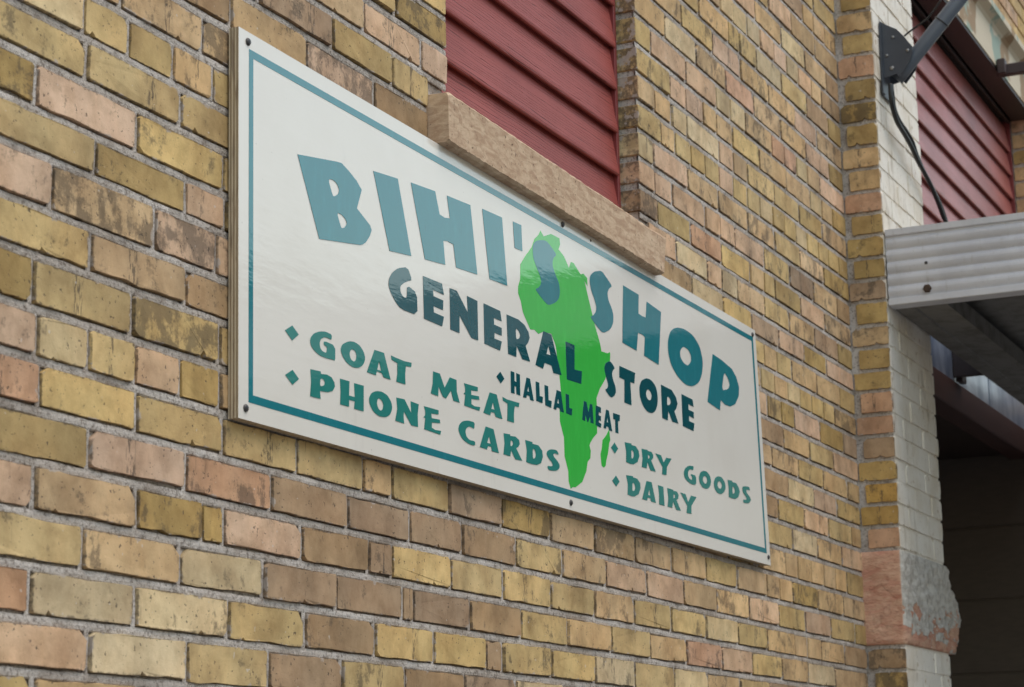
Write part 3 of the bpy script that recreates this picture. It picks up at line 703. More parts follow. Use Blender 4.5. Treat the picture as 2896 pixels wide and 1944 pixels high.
# shop entrance under the canopy, in deep shade
bx = box('entrance_beam', PX1-0.03, BX+0.004, 0.0, 0.09, 2.938, 3.041, M_BEAM, b=0.004); under(bx, building); bx['label'] = 'dark red wooden beam over the entrance'
for k, (x0, x1, dy) in enumerate(((PX1-0.03, 7.38, 0.0), (7.386, 7.95, 0.004), (7.956, BX+0.004, 0.002))):
    o = box('flashing_sheet', x0, x1, 0.008+dy, 0.014+dy, 3.042, 3.30, M_SHEET, b=0.001); under(o, building)
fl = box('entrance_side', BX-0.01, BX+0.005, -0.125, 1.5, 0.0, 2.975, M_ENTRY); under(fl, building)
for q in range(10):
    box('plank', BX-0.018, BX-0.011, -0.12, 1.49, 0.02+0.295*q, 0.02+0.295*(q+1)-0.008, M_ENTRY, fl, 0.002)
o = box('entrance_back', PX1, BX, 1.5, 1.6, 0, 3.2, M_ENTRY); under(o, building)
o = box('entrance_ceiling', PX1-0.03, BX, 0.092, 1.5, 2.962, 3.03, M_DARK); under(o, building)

# ------------------------------------------------------------------ canopy
can = empty('metal_canopy', (6.04, -PD, 3.03)); tag(can, 'grey corrugated metal canopy fixed to the cream painted pier', 'canopy')
IC = can.matrix_world.inverted(); 
def cpart(o): o.parent = can; o.matrix_parent_inverse = Matrix.Translation((-6.04, PD, -3.03)); return o
FZ0, FZ1 = 3.032, 3.2645; FY0, FY1 = -PD-0.0035, -3.1
prof = [(6.040, FZ1), (6.040, FZ1-0.017), (6.0405, FZ1-0.0195), (6.047, FZ1-0.0215), (6.047, FZ1-0.024)]
zt, zb = FZ1-0.025, FZ0+0.022; nr = 5
for k in range(nr):
    a = zt-(zt-zb)*k/nr; h = (zt-zb)/nr
    for t, dx in ((0.04, 0.0058), (0.12, 0.0034), (0.26, 0.0010), (0.45, 0.0), (0.62, 0.0009), (0.78, 0.0028), (0.90, 0.0054), (0.98, 0.0066)): prof.append((6.041+dx, a-h*t))
prof += [(6.047, FZ0+0.021), (6.0395, FZ0+0.019), (6.039, FZ0+0.002), (6.041, FZ0), (6.100, FZ0), (6.100, FZ0+0.004), (6.058, FZ0+0.006), (6.058, FZ1-0.004), (6.09, FZ1-0.004), (6.09, FZ1)]
n = len(prof); v = [(x, FY0, z) for x, z in prof]+[(x, FY1, z) for x, z in prof]
f = [(i, n+i, n+(i+1) % n, (i+1) % n) for i in range(n)]+[tuple(range(n)), tuple(range(2*n-1, n-1, -1))]
o = mesh('side_fascia', v, f, M_ALU); cpart(o)
bm = bmesh.new(); bm.from_mesh(o.data); bmesh.ops.recalc_face_normals(bm, faces=bm.faces); bm.to_mesh(o.data); bm.free()
o['label'] = 'ribbed aluminium side fascia'
cpart(box('front_fascia', 6.06, 9.6, FY1-0.02, FY1+0.02, FZ0, FZ1-0.002, M_ALU, b=0.003))
cpart(box('deck', 6.059, 9.6, FY1+0.021, FY0-0.002, 3.135, 3.19, M_SOFFIT))
cpart(prism_x('wall_channel', [(FY0-0.001, 3.034), (FY0-0.055, 3.034), (FY0-0.058, 3.040), (FY0-0.155, 3.036), (FY0-0.157, 3.09), (FY0-0.001, 3.09)], 6.1005, 9.6, M_SOFFIT))
def disc(name, c, r, axis, t, mat, parent, seg=14, dome=0.0):
    v = []; f = []
    A = {'x': (Vector((0, -1, 0)), Vector((0, 0, 1)), Vector((-1, 0, 0))), 'y': (Vector((1, 0, 0)), Vector((0, 0, 1)), Vector((0, -1, 0)))}[axis]
    c = Vector(c)
    for rr, h in ((r, 0), (r, t*0.6), (r*0.7, t+dome*0.5)):
        for k in range(seg):
            q = 2*math.pi*k/seg; v.append(c+A[0]*rr*math.cos(q)+A[1]*rr*math.sin(q)+A[2]*h)
    v.append(c+A[2]*(t+dome)); 
    for a in (0, seg):
        for k in range(seg): f.append((a+k, a+(k+1) % seg, a+seg+(k+1) % seg, a+seg+k))
    for k in range(seg): f.append((2*seg+k, 2*seg+(k+1) % seg, 3*seg))
    return mesh(name, v, f, mat, parent, False)
FB = [(-0.239, 3.149), (-0.238, 3.071)]
cpart(disc('screw', (6.042, FB[0][0], FB[0][1]), 0.005, 'x', 0.003, M_SCREW, None))
cpart(disc('rusted_bolt', (6.0425, FB[1][0], FB[1][1]), 0.0135, 'x', 0.006, M_RUST, None, 6))
cpart(box('bracket', 7.36, 7.385, FY0-0.05, 0.007, 3.055, 3.3, M_DARK, b=0.002))
cpart(box('bracket', 7.385, 7.45, -0.02, 0.0035, 3.043, 3.3, M_DARK, b=0.002))

# bar fixed above the second window
bar = empty('support_bar', (8.0, -0.1, 4.36)); tag(bar, 'dark brown metal bar sticking out from the window head beside the canopy', 'bar')
IBAR = Matrix.Translation((-8.0, 0.1, -4.36))
for o in (box('arm', 7.97, 8.005, -0.75, -0.098, 4.352, 4.395, M_BAR, b=0.003), box('end_plate', 7.945, 7.985, -0.135, -0.1025, 4.352, 4.412, M_BAR, b=0.003)):
    o.parent = bar; o.matrix_parent_inverse = IBAR

# ------------------------------------------------------------------ shop sign
sign = empty('shop_sign', (3.86, -0.006, 2.18)); tag(sign, 'white plywood shop sign with teal lettering and a green map of Africa', 'sign')
ISG = Matrix.Translation((-3.86, 0.006, -2.18))
def spart(o): o.parent = sign; o.matrix_parent_inverse = ISG; return o
CORN = [(2.6351, 2.1783), (5.1239, 2.1833), (5.0748, 2.7814), (2.6242, 2.7878)]
YF, YB = -0.02, -0.0025
v = [(x, YF, z) for x, z in CORN]+[(x, YB, z) for x, z in CORN]
o = mesh('board', v, [(0, 1, 2, 3), (7, 6, 5, 4), (1, 0, 4, 5), (2, 1, 5, 6), (3, 2, 6, 7), (0, 3, 7, 4)]); o.data.materials.append(M_SIGN); o.data.materials.append(M_PLY)
for k, p in enumerate(o.data.polygons): p.material_index = 0 if k == 0 else 1
spart(o); o['label'] = 'white faced plywood board with worn edges'
BORD = [(2.6624, 2.2061), (5.0948, 2.2109), (5.0552, 2.7601), (2.6542, 2.7611)]
def inset(q, t):
    (a, b), (c, e), (g, h), (i, j) = q; return [(a+t, b+t), (c-t, e+t), (g-t, h-t), (i+t, j-t)]
BI = inset(BORD, 0.0125)
for k in range(4):
    a, b, c, e = BORD[k], BORD[(k+1) % 4], BI[(k+1) % 4], BI[k]
    v = [(x, YF-0.0004, z) for x, z in (a, b, c, e)]+[(x, YF+0.001, z) for x, z in (a, b, c, e)]
    spart(mesh('border_strip', v, [(0, 1, 2, 3), (0, 4, 5, 1), (1, 5, 6, 2), (2, 6, 7, 3), (3, 7, 4, 0)], M_INK[0]))
def smooth_loop(p, n=2):
    for _ in range(n):
        q = []
        for i in range(len(p)):
            a, b = p[i], p[(i+1) % len(p)]; q += [(a[0]*.8+b[0]*.2, a[1]*.8+b[1]*.2), (a[0]*.2+b[0]*.8, a[1]*.2+b[1]*.8)]
        p = q
    return p
def cut_shape(name, loops, y, mat):
    cu = bpy.data.curves.new(name, 'CURVE'); cu.dimensions = '2D'; cu.fill_mode = 'BOTH'; cu.extrude = 0.0002
    for lp in loops:
        sp = cu.splines.new('POLY'); sp.points.add(len(lp)-1); sp.use_cyclic_u = True
        for k, (x, z) in enumerate(lp): sp.points[k].co = (x, z, 0, 1)
    t = bpy.data.objects.new(name, cu); col.objects.link(t)
    dg = bpy.context.evaluated_depsgraph_get(); me = bpy.data.meshes.new_from_object(t.evaluated_get(dg))
    bpy.data.objects.remove(t, do_unlink=True); bpy.data.curves.remove(cu)
    for q in me.vertices: q.co = (q.co.x, y-q.co.z, q.co.y)
    me.materials.clear(); me.materials.append(mat); me.name = name
    return spart(link(name, me))
AFRICA = [(3.7435, 2.7293), (3.7582, 2.7207), (3.7947, 2.7344), (3.8372, 2.7351), (3.84, 2.7229), (3.8312, 2.7109), (3.8593, 2.7016), (3.8824, 2.6825), (3.8937, 2.6979), (3.9077, 2.6987), (3.9433, 2.6823), (3.9578, 2.6875), (3.9775, 2.6816), (3.9779, 2.6642), (3.9628, 2.674), (3.9756, 2.6491), (3.9985, 2.6117), (4.0149, 2.5844), (4.0385, 2.554), (4.0447, 2.5376), (4.0781, 2.5394), (4.0919, 2.5448), (4.0935, 2.5391), (4.0912, 2.527), (4.0621, 2.4809), (4.0311, 2.4554), (4.0115, 2.4321), (4.012, 2.4178), (4.0103, 2.3576), (3.988, 2.3444), (3.973, 2.3324), (3.9677, 2.326), (3.9741, 2.3157), (3.971, 2.2998), (3.9564, 2.2908), (3.9481, 2.2701), (3.9257, 2.245), (3.8904, 2.2296), (3.8768, 2.2285), (3.8664, 2.2239), (3.857, 2.2377), (3.8561, 2.2581), (3.8395, 2.2859), (3.8382, 2.3241), (3.8197, 2.3542), (3.8199, 2.3816), (3.8294, 2.4107), (3.8268, 2.4241), (3.8223, 2.4497), (3.8138, 2.4786), (3.8083, 2.5026), (3.8021, 2.5111), (3.7863, 2.5261), (3.7468, 2.5227), (3.7238, 2.5136), (3.7048, 2.5187), (3.6856, 2.5155), (3.6673, 2.5303), (3.6522, 2.5435), (3.6436, 2.5634), (3.6318, 2.5771), (3.6323, 2.5907), (3.6423, 2.6064), (3.6449, 2.6381), (3.6664, 2.658), (3.6994, 2.6848), (3.7131, 2.7046), (3.7332, 2.7176)]
ISLAND = [(4.0757, 2.3759), (4.0809, 2.3536), (4.0753, 2.347), (4.0663, 2.3228), (4.0564, 2.3071), (4.0519, 2.2951), (4.0421, 2.2895), (4.0299, 2.2922), (4.0257, 2.3157), (4.0338, 2.3297), (4.0386, 2.3475), (4.0539, 2.3569), (4.0616, 2.3623)]
cut_shape('africa_map', [AFRICA], YF-0.0003, M_GREEN)['label'] = 'green map of Africa'
cut_shape('island_map', [ISLAND], YF-0.0003, M_GREEN)['label'] = 'small green island beside the map'
# lettering: character, ink, outline and counters in metres on the board
LETTERS = [
 ('B', 0, [[(2.8008, 2.6308), (2.9264, 2.6523), (2.9421, 2.6542), (2.9648, 2.6474), (2.9924, 2.637), (3.01, 2.6255), (3.0039, 2.6116), (2.9937, 2.5891), (3.0154, 2.5803), (3.0389, 2.5706), (3.0445, 2.5637), (3.0388, 2.5529), (3.0246, 2.5378), (3.0129, 2.5311), (3.0037, 2.5282), (2.8697, 2.5074)], [(2.8976, 2.615), (2.9131, 2.6181), (2.9265, 2.6151), (2.9345, 2.6068), (2.931, 2.5978), (2.9198, 2.5915), (2.9132, 2.5898)], [(2.9265, 2.5655), (2.9422, 2.5659), (2.9557, 2.5611), (2.9602, 2.5552), (2.9535, 2.5466), (2.9422, 2.5421), (2.9368, 2.5484)]]),
 ('I', 0, [[(3.0513, 2.6696), (3.1391, 2.6789), (3.1877, 2.551), (3.1081, 2.5421)]]),
 ('H', 0, [[(3.1883, 2.6848), (3.2818, 2.6926), (3.2987, 2.6535), (3.3186, 2.6523), (3.3404, 2.6561), (3.3288, 2.6965), (3.4253, 2.7026), (3.4513, 2.5748), (3.363, 2.569), (3.353, 2.6101), (3.3285, 2.6107), (3.3122, 2.6077), (3.3193, 2.5644), (3.2398, 2.5566)]]),
 ('I', 0, [[(3.4762, 2.7082), (3.563, 2.7122), (3.5818, 2.5813), (3.5036, 2.5777)]]),
 ("'", 0, [[(3.6127, 2.7164), (3.6515, 2.7181), (3.6544, 2.6662), (3.6188, 2.6648)]]),
 ('S', 0, [[(3.7064, 2.6933), (3.7197, 2.7019), (3.7395, 2.7088), (3.7693, 2.7144), (3.7955, 2.7069), (3.8205, 2.6962), (3.8046, 2.687), (3.7987, 2.6766), (3.8002, 2.6657), (3.8129, 2.653), (3.8291, 2.6396), (3.8336, 2.6222), (3.8274, 2.6068), (3.8099, 2.5948), (3.7728, 2.5811), (3.7437, 2.5895), (3.7107, 2.6019), (3.7251, 2.6071), (3.7384, 2.616), (3.7421, 2.6251), (3.7361, 2.6349), (3.7205, 2.6481), (3.7051, 2.664), (3.7026, 2.68)]]),
 ('S', 0, [[(3.9925, 2.6907), (4.0152, 2.7044), (4.0564, 2.7158), (4.0855, 2.7049), (4.1149, 2.6933), (4.0954, 2.6847), (4.0856, 2.6722), (4.0899, 2.6582), (4.1077, 2.6441), (4.1167, 2.631), (4.1147, 2.6127), (4.0968, 2.5944), (4.0548, 2.5784), (4.0259, 2.5865), (3.987, 2.6007), (4.0054, 2.6073), (4.0207, 2.6191), (4.0236, 2.6299), (4.0149, 2.6428), (3.9978, 2.6597), (3.9901, 2.6755)]]),
 ('H', 0, [[(4.1775, 2.7091), (4.2683, 2.7068), (4.2633, 2.6633), (4.285, 2.6615), (4.307, 2.6628), (4.315, 2.701), (4.4035, 2.6946), (4.3784, 2.5678), (4.29, 2.5729), (4.2984, 2.6164), (4.2816, 2.6194), (4.2575, 2.6187), (4.2462, 2.5761), (4.1642, 2.579)]]),
 ('O', 0, [[(4.5056, 2.6788), (4.5548, 2.6845), (4.6086, 2.6802), (4.6527, 2.6623), (4.6726, 2.6298), (4.6648, 2.5989), (4.6438, 2.5741), (4.6009, 2.5555), (4.551, 2.5503), (4.4991, 2.5606), (4.4576, 2.5818), (4.441, 2.6072), (4.4407, 2.6324), (4.4558, 2.6574), (4.4786, 2.6707)], [(4.5418, 2.6411), (4.5729, 2.6394), (4.5917, 2.6283), (4.5902, 2.6134), (4.5691, 2.5994), (4.5424, 2.6001), (4.5195, 2.6104), (4.5183, 2.6261)]]),
 ('P', 0, [[(4.7435, 2.6593), (4.8058, 2.6557), (4.8797, 2.6468), (4.9107, 2.6319), (4.93, 2.6092), (4.9251, 2.5862), (4.897, 2.5614), (4.8578, 2.5489), (4.8203, 2.5473), (4.7894, 2.5539), (4.7812, 2.5273), (4.6944, 2.5342)], [(4.822, 2.6294), (4.8495, 2.6177), (4.8607, 2.6031), (4.8463, 2.5897), (4.7995, 2.5794)]]),
 ('G', 1, [[(3.1034, 2.4806), (3.106, 2.4931), (3.1183, 2.5065), (3.138, 2.518), (3.173, 2.5277), (3.1904, 2.5077), (3.1727, 2.5026), (3.1551, 2.494), (3.1461, 2.4873), (3.146, 2.4777), (3.1573, 2.4704), (3.1708, 2.472), (3.1711, 2.495), (3.2079, 2.4882), (3.2098, 2.4485), (3.1471, 2.4479), (3.1276, 2.4571), (3.1106, 2.4702)]]),
 ('E', 1, [[(3.2315, 2.5246), (3.3051, 2.5261), (3.3127, 2.5072), (3.2703, 2.5075), (3.2711, 2.4961), (3.3098, 2.4959), (3.3084, 2.4781), (3.2713, 2.478), (3.2721, 2.4666), (3.3119, 2.4664), (3.3045, 2.4475), (3.2344, 2.4478)]]),
 ('N', 1, [[(3.3358, 2.5246), (3.3647, 2.5254), (3.4093, 2.4934), (3.4063, 2.5247), (3.4498, 2.524), (3.451, 2.4491), (3.4227, 2.4489), (3.3746, 2.4821), (3.3738, 2.4484), (3.3372, 2.4482)]]),
 ('E', 1, [[(3.4763, 2.525), (3.5479, 2.5247), (3.5544, 2.5059), (3.5194, 2.5058), (3.5207, 2.493), (3.5539, 2.4927), (3.5533, 2.4776), (3.5213, 2.4775), (3.521, 2.4662), (3.5535, 2.4663), (3.5451, 2.4472), (3.4779, 2.4485)]]),
 ('R', 1, [[(3.5767, 2.5238), (3.6298, 2.5243), (3.6576, 2.519), (3.676, 2.5077), (3.6806, 2.4978), (3.6738, 2.4871), (3.6609, 2.4779), (3.681, 2.4502), (3.6453, 2.4488), (3.6197, 2.4716), (3.6175, 2.4481), (3.581, 2.4478)], [(3.6168, 2.5057), (3.632, 2.5019), (3.6379, 2.495), (3.6327, 2.4874), (3.6177, 2.4824)]]),
 ('A', 1, [[(3.7471, 2.5241), (3.7851, 2.5237), (3.8326, 2.4495), (3.7925, 2.4472), (3.7833, 2.4607), (3.7506, 2.4604), (3.7422, 2.4472), (3.7063, 2.4485)], [(3.77, 2.4988), (3.781, 2.481), (3.76, 2.4799)]]),
 ('L', 1, [[(3.8554, 2.5233), (3.9015, 2.5241), (3.8986, 2.4727), (3.937, 2.4758), (3.9319, 2.4483), (3.858, 2.4453)]]),
 ('S', 1, [[(4.0573, 2.5049), (4.0655, 2.5166), (4.0921, 2.5258), (4.1176, 2.5141), (4.1044, 2.5074), (4.0992, 2.4977), (4.1045, 2.4868), (4.1171, 2.4743), (4.1201, 2.4631), (4.1096, 2.4525), (4.0904, 2.445), (4.0579, 2.458), (4.0715, 2.4623), (4.0772, 2.4705), (4.0727, 2.4799), (4.0603, 2.4938)]]),
 ('T', 1, [[(4.1426, 2.5238), (4.2327, 2.5238), (4.2268, 2.4993), (4.2033, 2.4992), (4.2065, 2.4481), (4.1662, 2.4476), (4.1699, 2.498), (4.1408, 2.4984)]]),
 ('O', 1, [[(4.2983, 2.5239), (4.3268, 2.5248), (4.3549, 2.5158), (4.3658, 2.4976), (4.3639, 2.4757), (4.35, 2.4582), (4.3288, 2.4494), (4.3002, 2.4479), (4.2729, 2.4581), (4.2568, 2.4766), (4.256, 2.4976), (4.2692, 2.5135)], [(4.311, 2.5007), (4.3245, 2.4969), (4.3296, 2.4885), (4.323, 2.4783), (4.3105, 2.4754), (4.2972, 2.4802), (4.2938, 2.4888), (4.3002, 2.4974)]]),
 ('R', 1, [[(4.3884, 2.5241), (4.4554, 2.5229), (4.4823, 2.5103), (4.4904, 2.4962), (4.4818, 2.4846), (4.4679, 2.4756), (4.4928, 2.4506), (4.4534, 2.4497), (4.4295, 2.4713), (4.4246, 2.4477), (4.3909, 2.4485)], [(4.426, 2.5045), (4.4424, 2.5021), (4.4482, 2.4945), (4.441, 2.4866), (4.4221, 2.4819)]]),
 ('E', 1, [[(4.5185, 2.5241), (4.5908, 2.5227), (4.597, 2.5063), (4.5611, 2.5076), (4.5627, 2.494), (4.5957, 2.494), (4.5962, 2.4784), (4.5633, 2.4803), (4.564, 2.4676), (4.598, 2.4673), (4.5912, 2.4482), (4.5211, 2.4498)]]),
 ('H', 1, [[(3.5909, 2.416), (3.6073, 2.4163), (3.6079, 2.3992), (3.6164, 2.3988), (3.6159, 2.4164), (3.6324, 2.4161), (3.6326, 2.3751), (3.6155, 2.3755), (3.6148, 2.3899), (3.6069, 2.3899), (3.6069, 2.3746), (3.5911, 2.3741)]]),
 ('A', 1, [[(3.6628, 2.4158), (3.6785, 2.4161), (3.6949, 2.3746), (3.6785, 2.3744), (3.6751, 2.3813), (3.6626, 2.3811), (3.6604, 2.3749), (3.6455, 2.3746)], [(3.6709, 2.4006), (3.6742, 2.3892), (3.6654, 2.389)]]),
 ('L', 1, [[(3.7056, 2.4153), (3.7222, 2.4155), (3.7236, 2.3892), (3.7384, 2.3898), (3.7358, 2.3769), (3.7071, 2.3771)]]),
 ('L', 1, [[(3.7473, 2.4154), (3.7649, 2.4156), (3.7655, 2.3879), (3.7805, 2.3885), (3.7779, 2.3742), (3.7499, 2.3751)]]),
 ('A', 1, [[(3.8063, 2.4151), (3.8263, 2.4149), (3.8395, 2.3743), (3.8228, 2.3739), (3.8184, 2.38), (3.8051, 2.3798), (3.8022, 2.3739), (3.789, 2.3746)], [(3.8135, 2.3998), (3.8169, 2.3888), (3.8069, 2.3883)]]),
 ('L', 1, [[(3.8498, 2.4149), (3.8668, 2.4149), (3.8673, 2.3886), (3.8824, 2.3888), (3.8788, 2.3743), (3.851, 2.375)]]),
 ('M', 1, [[(3.9428, 2.4152), (3.9568, 2.4147), (3.9662, 2.3949), (3.976, 2.4143), (3.9874, 2.4145), (3.992, 2.3748), (3.9756, 2.3746), (3.9743, 2.3877), (3.9635, 2.3739), (3.9586, 2.3737), (3.9502, 2.3868), (3.9473, 2.3737), (3.932, 2.3741)]]),
 ('E', 1, [[(4.0054, 2.4159), (4.0336, 2.4155), (4.0329, 2.4039), (4.0205, 2.4043), (4.0208, 2.3969), (4.0324, 2.3967), (4.0317, 2.3865), (4.0209, 2.3872), (4.0206, 2.382), (4.0336, 2.3811), (4.0308, 2.3721), (4.0027, 2.3736)]]),
 ('A', 1, [[(4.0614, 2.4156), (4.0762, 2.4159), (4.0926, 2.3735), (4.0756, 2.3736), (4.0723, 2.3798), (4.0613, 2.3801), (4.0587, 2.3743), (4.0455, 2.3743)], [(4.0679, 2.4013), (4.0715, 2.3892), (4.0634, 2.3891)]]),
 ('T', 1, [[(4.0999, 2.4144), (4.1377, 2.4153), (4.1352, 2.4018), (4.1261, 2.4018), (4.1272, 2.3743), (4.1106, 2.3739), (4.111, 2.4016), (4.1005, 2.4014)]]),
 ('G', 2, [[(2.8418, 2.3329), (2.8439, 2.3399), (2.8535, 2.3483), (2.8726, 2.3553), (2.8898, 2.3582), (2.9107, 2.357), (2.9094, 2.3478), (2.8985, 2.3491), (2.8855, 2.3482), (2.8748, 2.3424), (2.8715, 2.3363), (2.8728, 2.3288), (2.8792, 2.3244), (2.8934, 2.323), (2.8955, 2.3341), (2.8847, 2.3354), (2.8856, 2.3422), (2.9212, 2.3406), (2.9217, 2.3159), (2.9138, 2.3163), (2.8943, 2.315), (2.8728, 2.3155), (2.8558, 2.3201), (2.8452, 2.3259)]]),
 ('O', 2, [[(2.9669, 2.3571), (2.9849, 2.3591), (3.0032, 2.3563), (3.0169, 2.3474), (3.0215, 2.3368), (3.0145, 2.3253), (2.9985, 2.3172), (2.9781, 2.3154), (2.9579, 2.3197), (2.9446, 2.3286), (2.9388, 2.3376), (2.9446, 2.3477)], [(2.9772, 2.3458), (2.9872, 2.3443), (2.9926, 2.3373), (2.9894, 2.3288), (2.9826, 2.3253), (2.9736, 2.327), (2.9682, 2.334), (2.97, 2.3411)]]),
 ('A', 2, [[(3.0532, 2.3582), (3.0863, 2.359), (3.1094, 2.3168), (3.0846, 2.3167), (3.0789, 2.3227), (3.061, 2.3231), (3.0576, 2.3156), (3.0269, 2.3155)], [(3.0691, 2.3419), (3.0766, 2.3263), (3.0624, 2.3261)]]),
 ('T', 2, [[(3.1113, 2.3593), (3.1282, 2.3584), (3.1577, 2.3578), (3.186, 2.3597), (3.1849, 2.3519), (3.165, 2.3503), (3.1623, 2.3361), (3.1631, 2.3177), (3.1302, 2.3169), (3.1338, 2.3311), (3.134, 2.35), (3.1136, 2.3522)]]),
 ('M', 2, [[(3.2675, 2.3589), (3.2937, 2.3593), (3.3117, 2.3366), (3.3325, 2.3593), (3.3595, 2.359), (3.3601, 2.3373), (3.3716, 2.3193), (3.3461, 2.3189), (3.3368, 2.3359), (3.3166, 2.3178), (3.3045, 2.3195), (3.2879, 2.3351), (3.2865, 2.3173), (3.2579, 2.3179), (3.2655, 2.3362)]]),
 ('E', 2, [[(3.3896, 2.3584), (3.399, 2.3587), (3.4466, 2.3605), (3.4464, 2.3528), (3.4182, 2.3499), (3.4191, 2.3415), (3.4507, 2.3441), (3.4528, 2.3379), (3.4195, 2.334), (3.4192, 2.3244), (3.4314, 2.3226), (3.4558, 2.3245), (3.4521, 2.3171), (3.3896, 2.3172), (3.3946, 2.338), (3.3874, 2.338), (3.3942, 2.3429), (3.3944, 2.3517)]]),
 ('A', 2, [[(3.497, 2.3591), (3.5273, 2.3598), (3.5505, 2.317), (3.5217, 2.3165), (3.5161, 2.3233), (3.501, 2.3227), (3.4984, 2.3159), (3.4692, 2.3164)], [(3.5103, 2.3429), (3.5175, 2.3294), (3.5029, 2.3289)]]),
 ('T', 2, [[(3.5527, 2.3595), (3.5717, 2.358), (3.6018, 2.3589), (3.6275, 2.3599), (3.6247, 2.3515), (3.6063, 2.3505), (3.6021, 2.3354), (3.602, 2.3176), (3.5719, 2.3172), (3.5737, 2.3336), (3.5744, 2.3506), (3.5548, 2.3526)]]),
 ('P', 2, [[(2.8434, 2.2883), (2.8751, 2.2902), (2.876, 2.2864), (2.8944, 2.2885), (2.9095, 2.2866), (2.9191, 2.2794), (2.9205, 2.273), (2.9139, 2.2652), (2.8988, 2.2605), (2.8838, 2.2591), (2.8731, 2.2585), (2.8753, 2.2457), (2.8428, 2.2447), (2.8456, 2.268)], [(2.8743, 2.2788), (2.8837, 2.2793), (2.8888, 2.2754), (2.8867, 2.2695), (2.8731, 2.2655)]]),
 ('H', 2, [[(2.9371, 2.2892), (2.9682, 2.29), (2.9668, 2.2662), (2.9861, 2.2666), (2.9835, 2.2896), (3.0158, 2.2906), (3.0156, 2.2476), (2.9834, 2.247), (2.9861, 2.2598), (2.9668, 2.259), (2.9668, 2.2476), (2.938, 2.247), (2.9393, 2.2683)]]),
 ('O', 2, [[(3.0607, 2.2896), (3.0796, 2.2911), (3.0986, 2.2878), (3.1119, 2.2783), (3.1152, 2.2684), (3.1079, 2.2568), (3.0935, 2.2499), (3.0698, 2.2474), (3.0488, 2.2521), (3.0364, 2.2627), (3.0336, 2.2725), (3.042, 2.2831)], [(3.0677, 2.2781), (3.0785, 2.2764), (3.0842, 2.2692), (3.0803, 2.2605), (3.0723, 2.2574), (3.0643, 2.2614), (3.0606, 2.2689), (3.063, 2.2755)]]),
 ('N', 2, [[(3.1299, 2.2894), (3.1593, 2.2911), (3.1838, 2.2709), (3.1816, 2.2914), (3.2117, 2.2908), (3.2073, 2.2722), (3.2085, 2.2503), (3.1835, 2.2496), (3.1566, 2.2702), (3.1555, 2.2618), (3.1573, 2.2487), (3.1256, 2.249), (3.1331, 2.27)]]),
 ('E', 2, [[(3.2312, 2.2907), (3.2404, 2.291), (3.2871, 2.2921), (3.287, 2.2846), (3.2593, 2.282), (3.2603, 2.2738), (3.2912, 2.276), (3.2933, 2.2698), (3.2607, 2.2664), (3.2605, 2.2569), (3.2726, 2.255), (3.2964, 2.2566), (3.2929, 2.2493), (3.2316, 2.2502), (3.2363, 2.2706), (3.2292, 2.2707), (3.2358, 2.2754), (3.236, 2.2841)]]),
 ('C', 2, [[(3.4324, 2.2925), (3.4293, 2.2795), (3.4182, 2.2816), (3.4071, 2.2812), (3.3959, 2.2758), (3.3929, 2.2692), (3.3971, 2.2611), (3.4091, 2.2566), (3.4325, 2.2575), (3.4323, 2.2495), (3.4089, 2.2486), (3.3843, 2.253), (3.3708, 2.261), (3.3646, 2.2699), (3.3686, 2.2791), (3.3824, 2.2874), (3.4046, 2.292)]]),
 ('A', 2, [[(3.4777, 2.2918), (3.5111, 2.2917), (3.533, 2.2495), (3.5033, 2.2494), (3.4996, 2.257), (3.4863, 2.2564), (3.4821, 2.2495), (3.452, 2.2498)], [(3.4915, 2.2754), (3.4986, 2.2624), (3.4831, 2.2622)]]),
 ('R', 2, [[(3.5551, 2.2906), (3.5832, 2.2926), (3.5843, 2.2897), (3.6073, 2.2917), (3.6235, 2.2876), (3.6263, 2.2801), (3.6187, 2.2733), (3.6094, 2.2699), (3.636, 2.2494), (3.6055, 2.2478), (3.5868, 2.2629), (3.5828, 2.2507), (3.553, 2.2504), (3.5585, 2.2718)], [(3.5858, 2.2821), (3.5947, 2.2808), (3.5964, 2.2759), (3.5902, 2.2711), (3.5841, 2.2702)]]),
 ('D', 2, [[(3.6519, 2.2917), (3.6843, 2.2924), (3.6854, 2.2891), (3.7126, 2.2898), (3.73, 2.2816), (3.7327, 2.2699), (3.7238, 2.2567), (3.7044, 2.2502), (3.6793, 2.2487), (3.6545, 2.2493), (3.6585, 2.2716)], [(3.6851, 2.2806), (3.6963, 2.2782), (3.7003, 2.2695), (3.6955, 2.2622), (3.6848, 2.2599)]]),
 ('S', 3, [[(3.754, 2.2849), (3.7704, 2.2905), (3.8, 2.2932), (3.8115, 2.2848), (3.7898, 2.285), (3.7818, 2.282), (3.7861, 2.2772), (3.8022, 2.2713), (3.8137, 2.2648), (3.8114, 2.2577), (3.7979, 2.2513), (3.7814, 2.2489), (3.7586, 2.2475), (3.7525, 2.2552), (3.772, 2.2565), (3.7806, 2.2595), (3.7757, 2.2651), (3.7597, 2.271), (3.7504, 2.2777)]]),
 ('D', 2, [[(4.1612, 2.3606), (4.1989, 2.3628), (4.2004, 2.3599), (4.2241, 2.3607), (4.2405, 2.3527), (4.2439, 2.3419), (4.2326, 2.3275), (4.2082, 2.3188), (4.1871, 2.3175), (4.1664, 2.3186), (4.1681, 2.341)], [(4.198, 2.3499), (4.2103, 2.3469), (4.2123, 2.3391), (4.2067, 2.332), (4.1964, 2.3299)]]),
 ('R', 2, [[(4.2582, 2.36), (4.293, 2.3623), (4.2946, 2.3602), (4.3166, 2.361), (4.3275, 2.355), (4.3252, 2.3481), (4.3132, 2.3416), (4.3396, 2.3197), (4.307, 2.319), (4.2909, 2.3353), (4.2853, 2.3207), (4.2567, 2.3195), (4.2626, 2.3396)], [(4.294, 2.352), (4.3052, 2.351), (4.3048, 2.3463), (4.2958, 2.3425)]]),
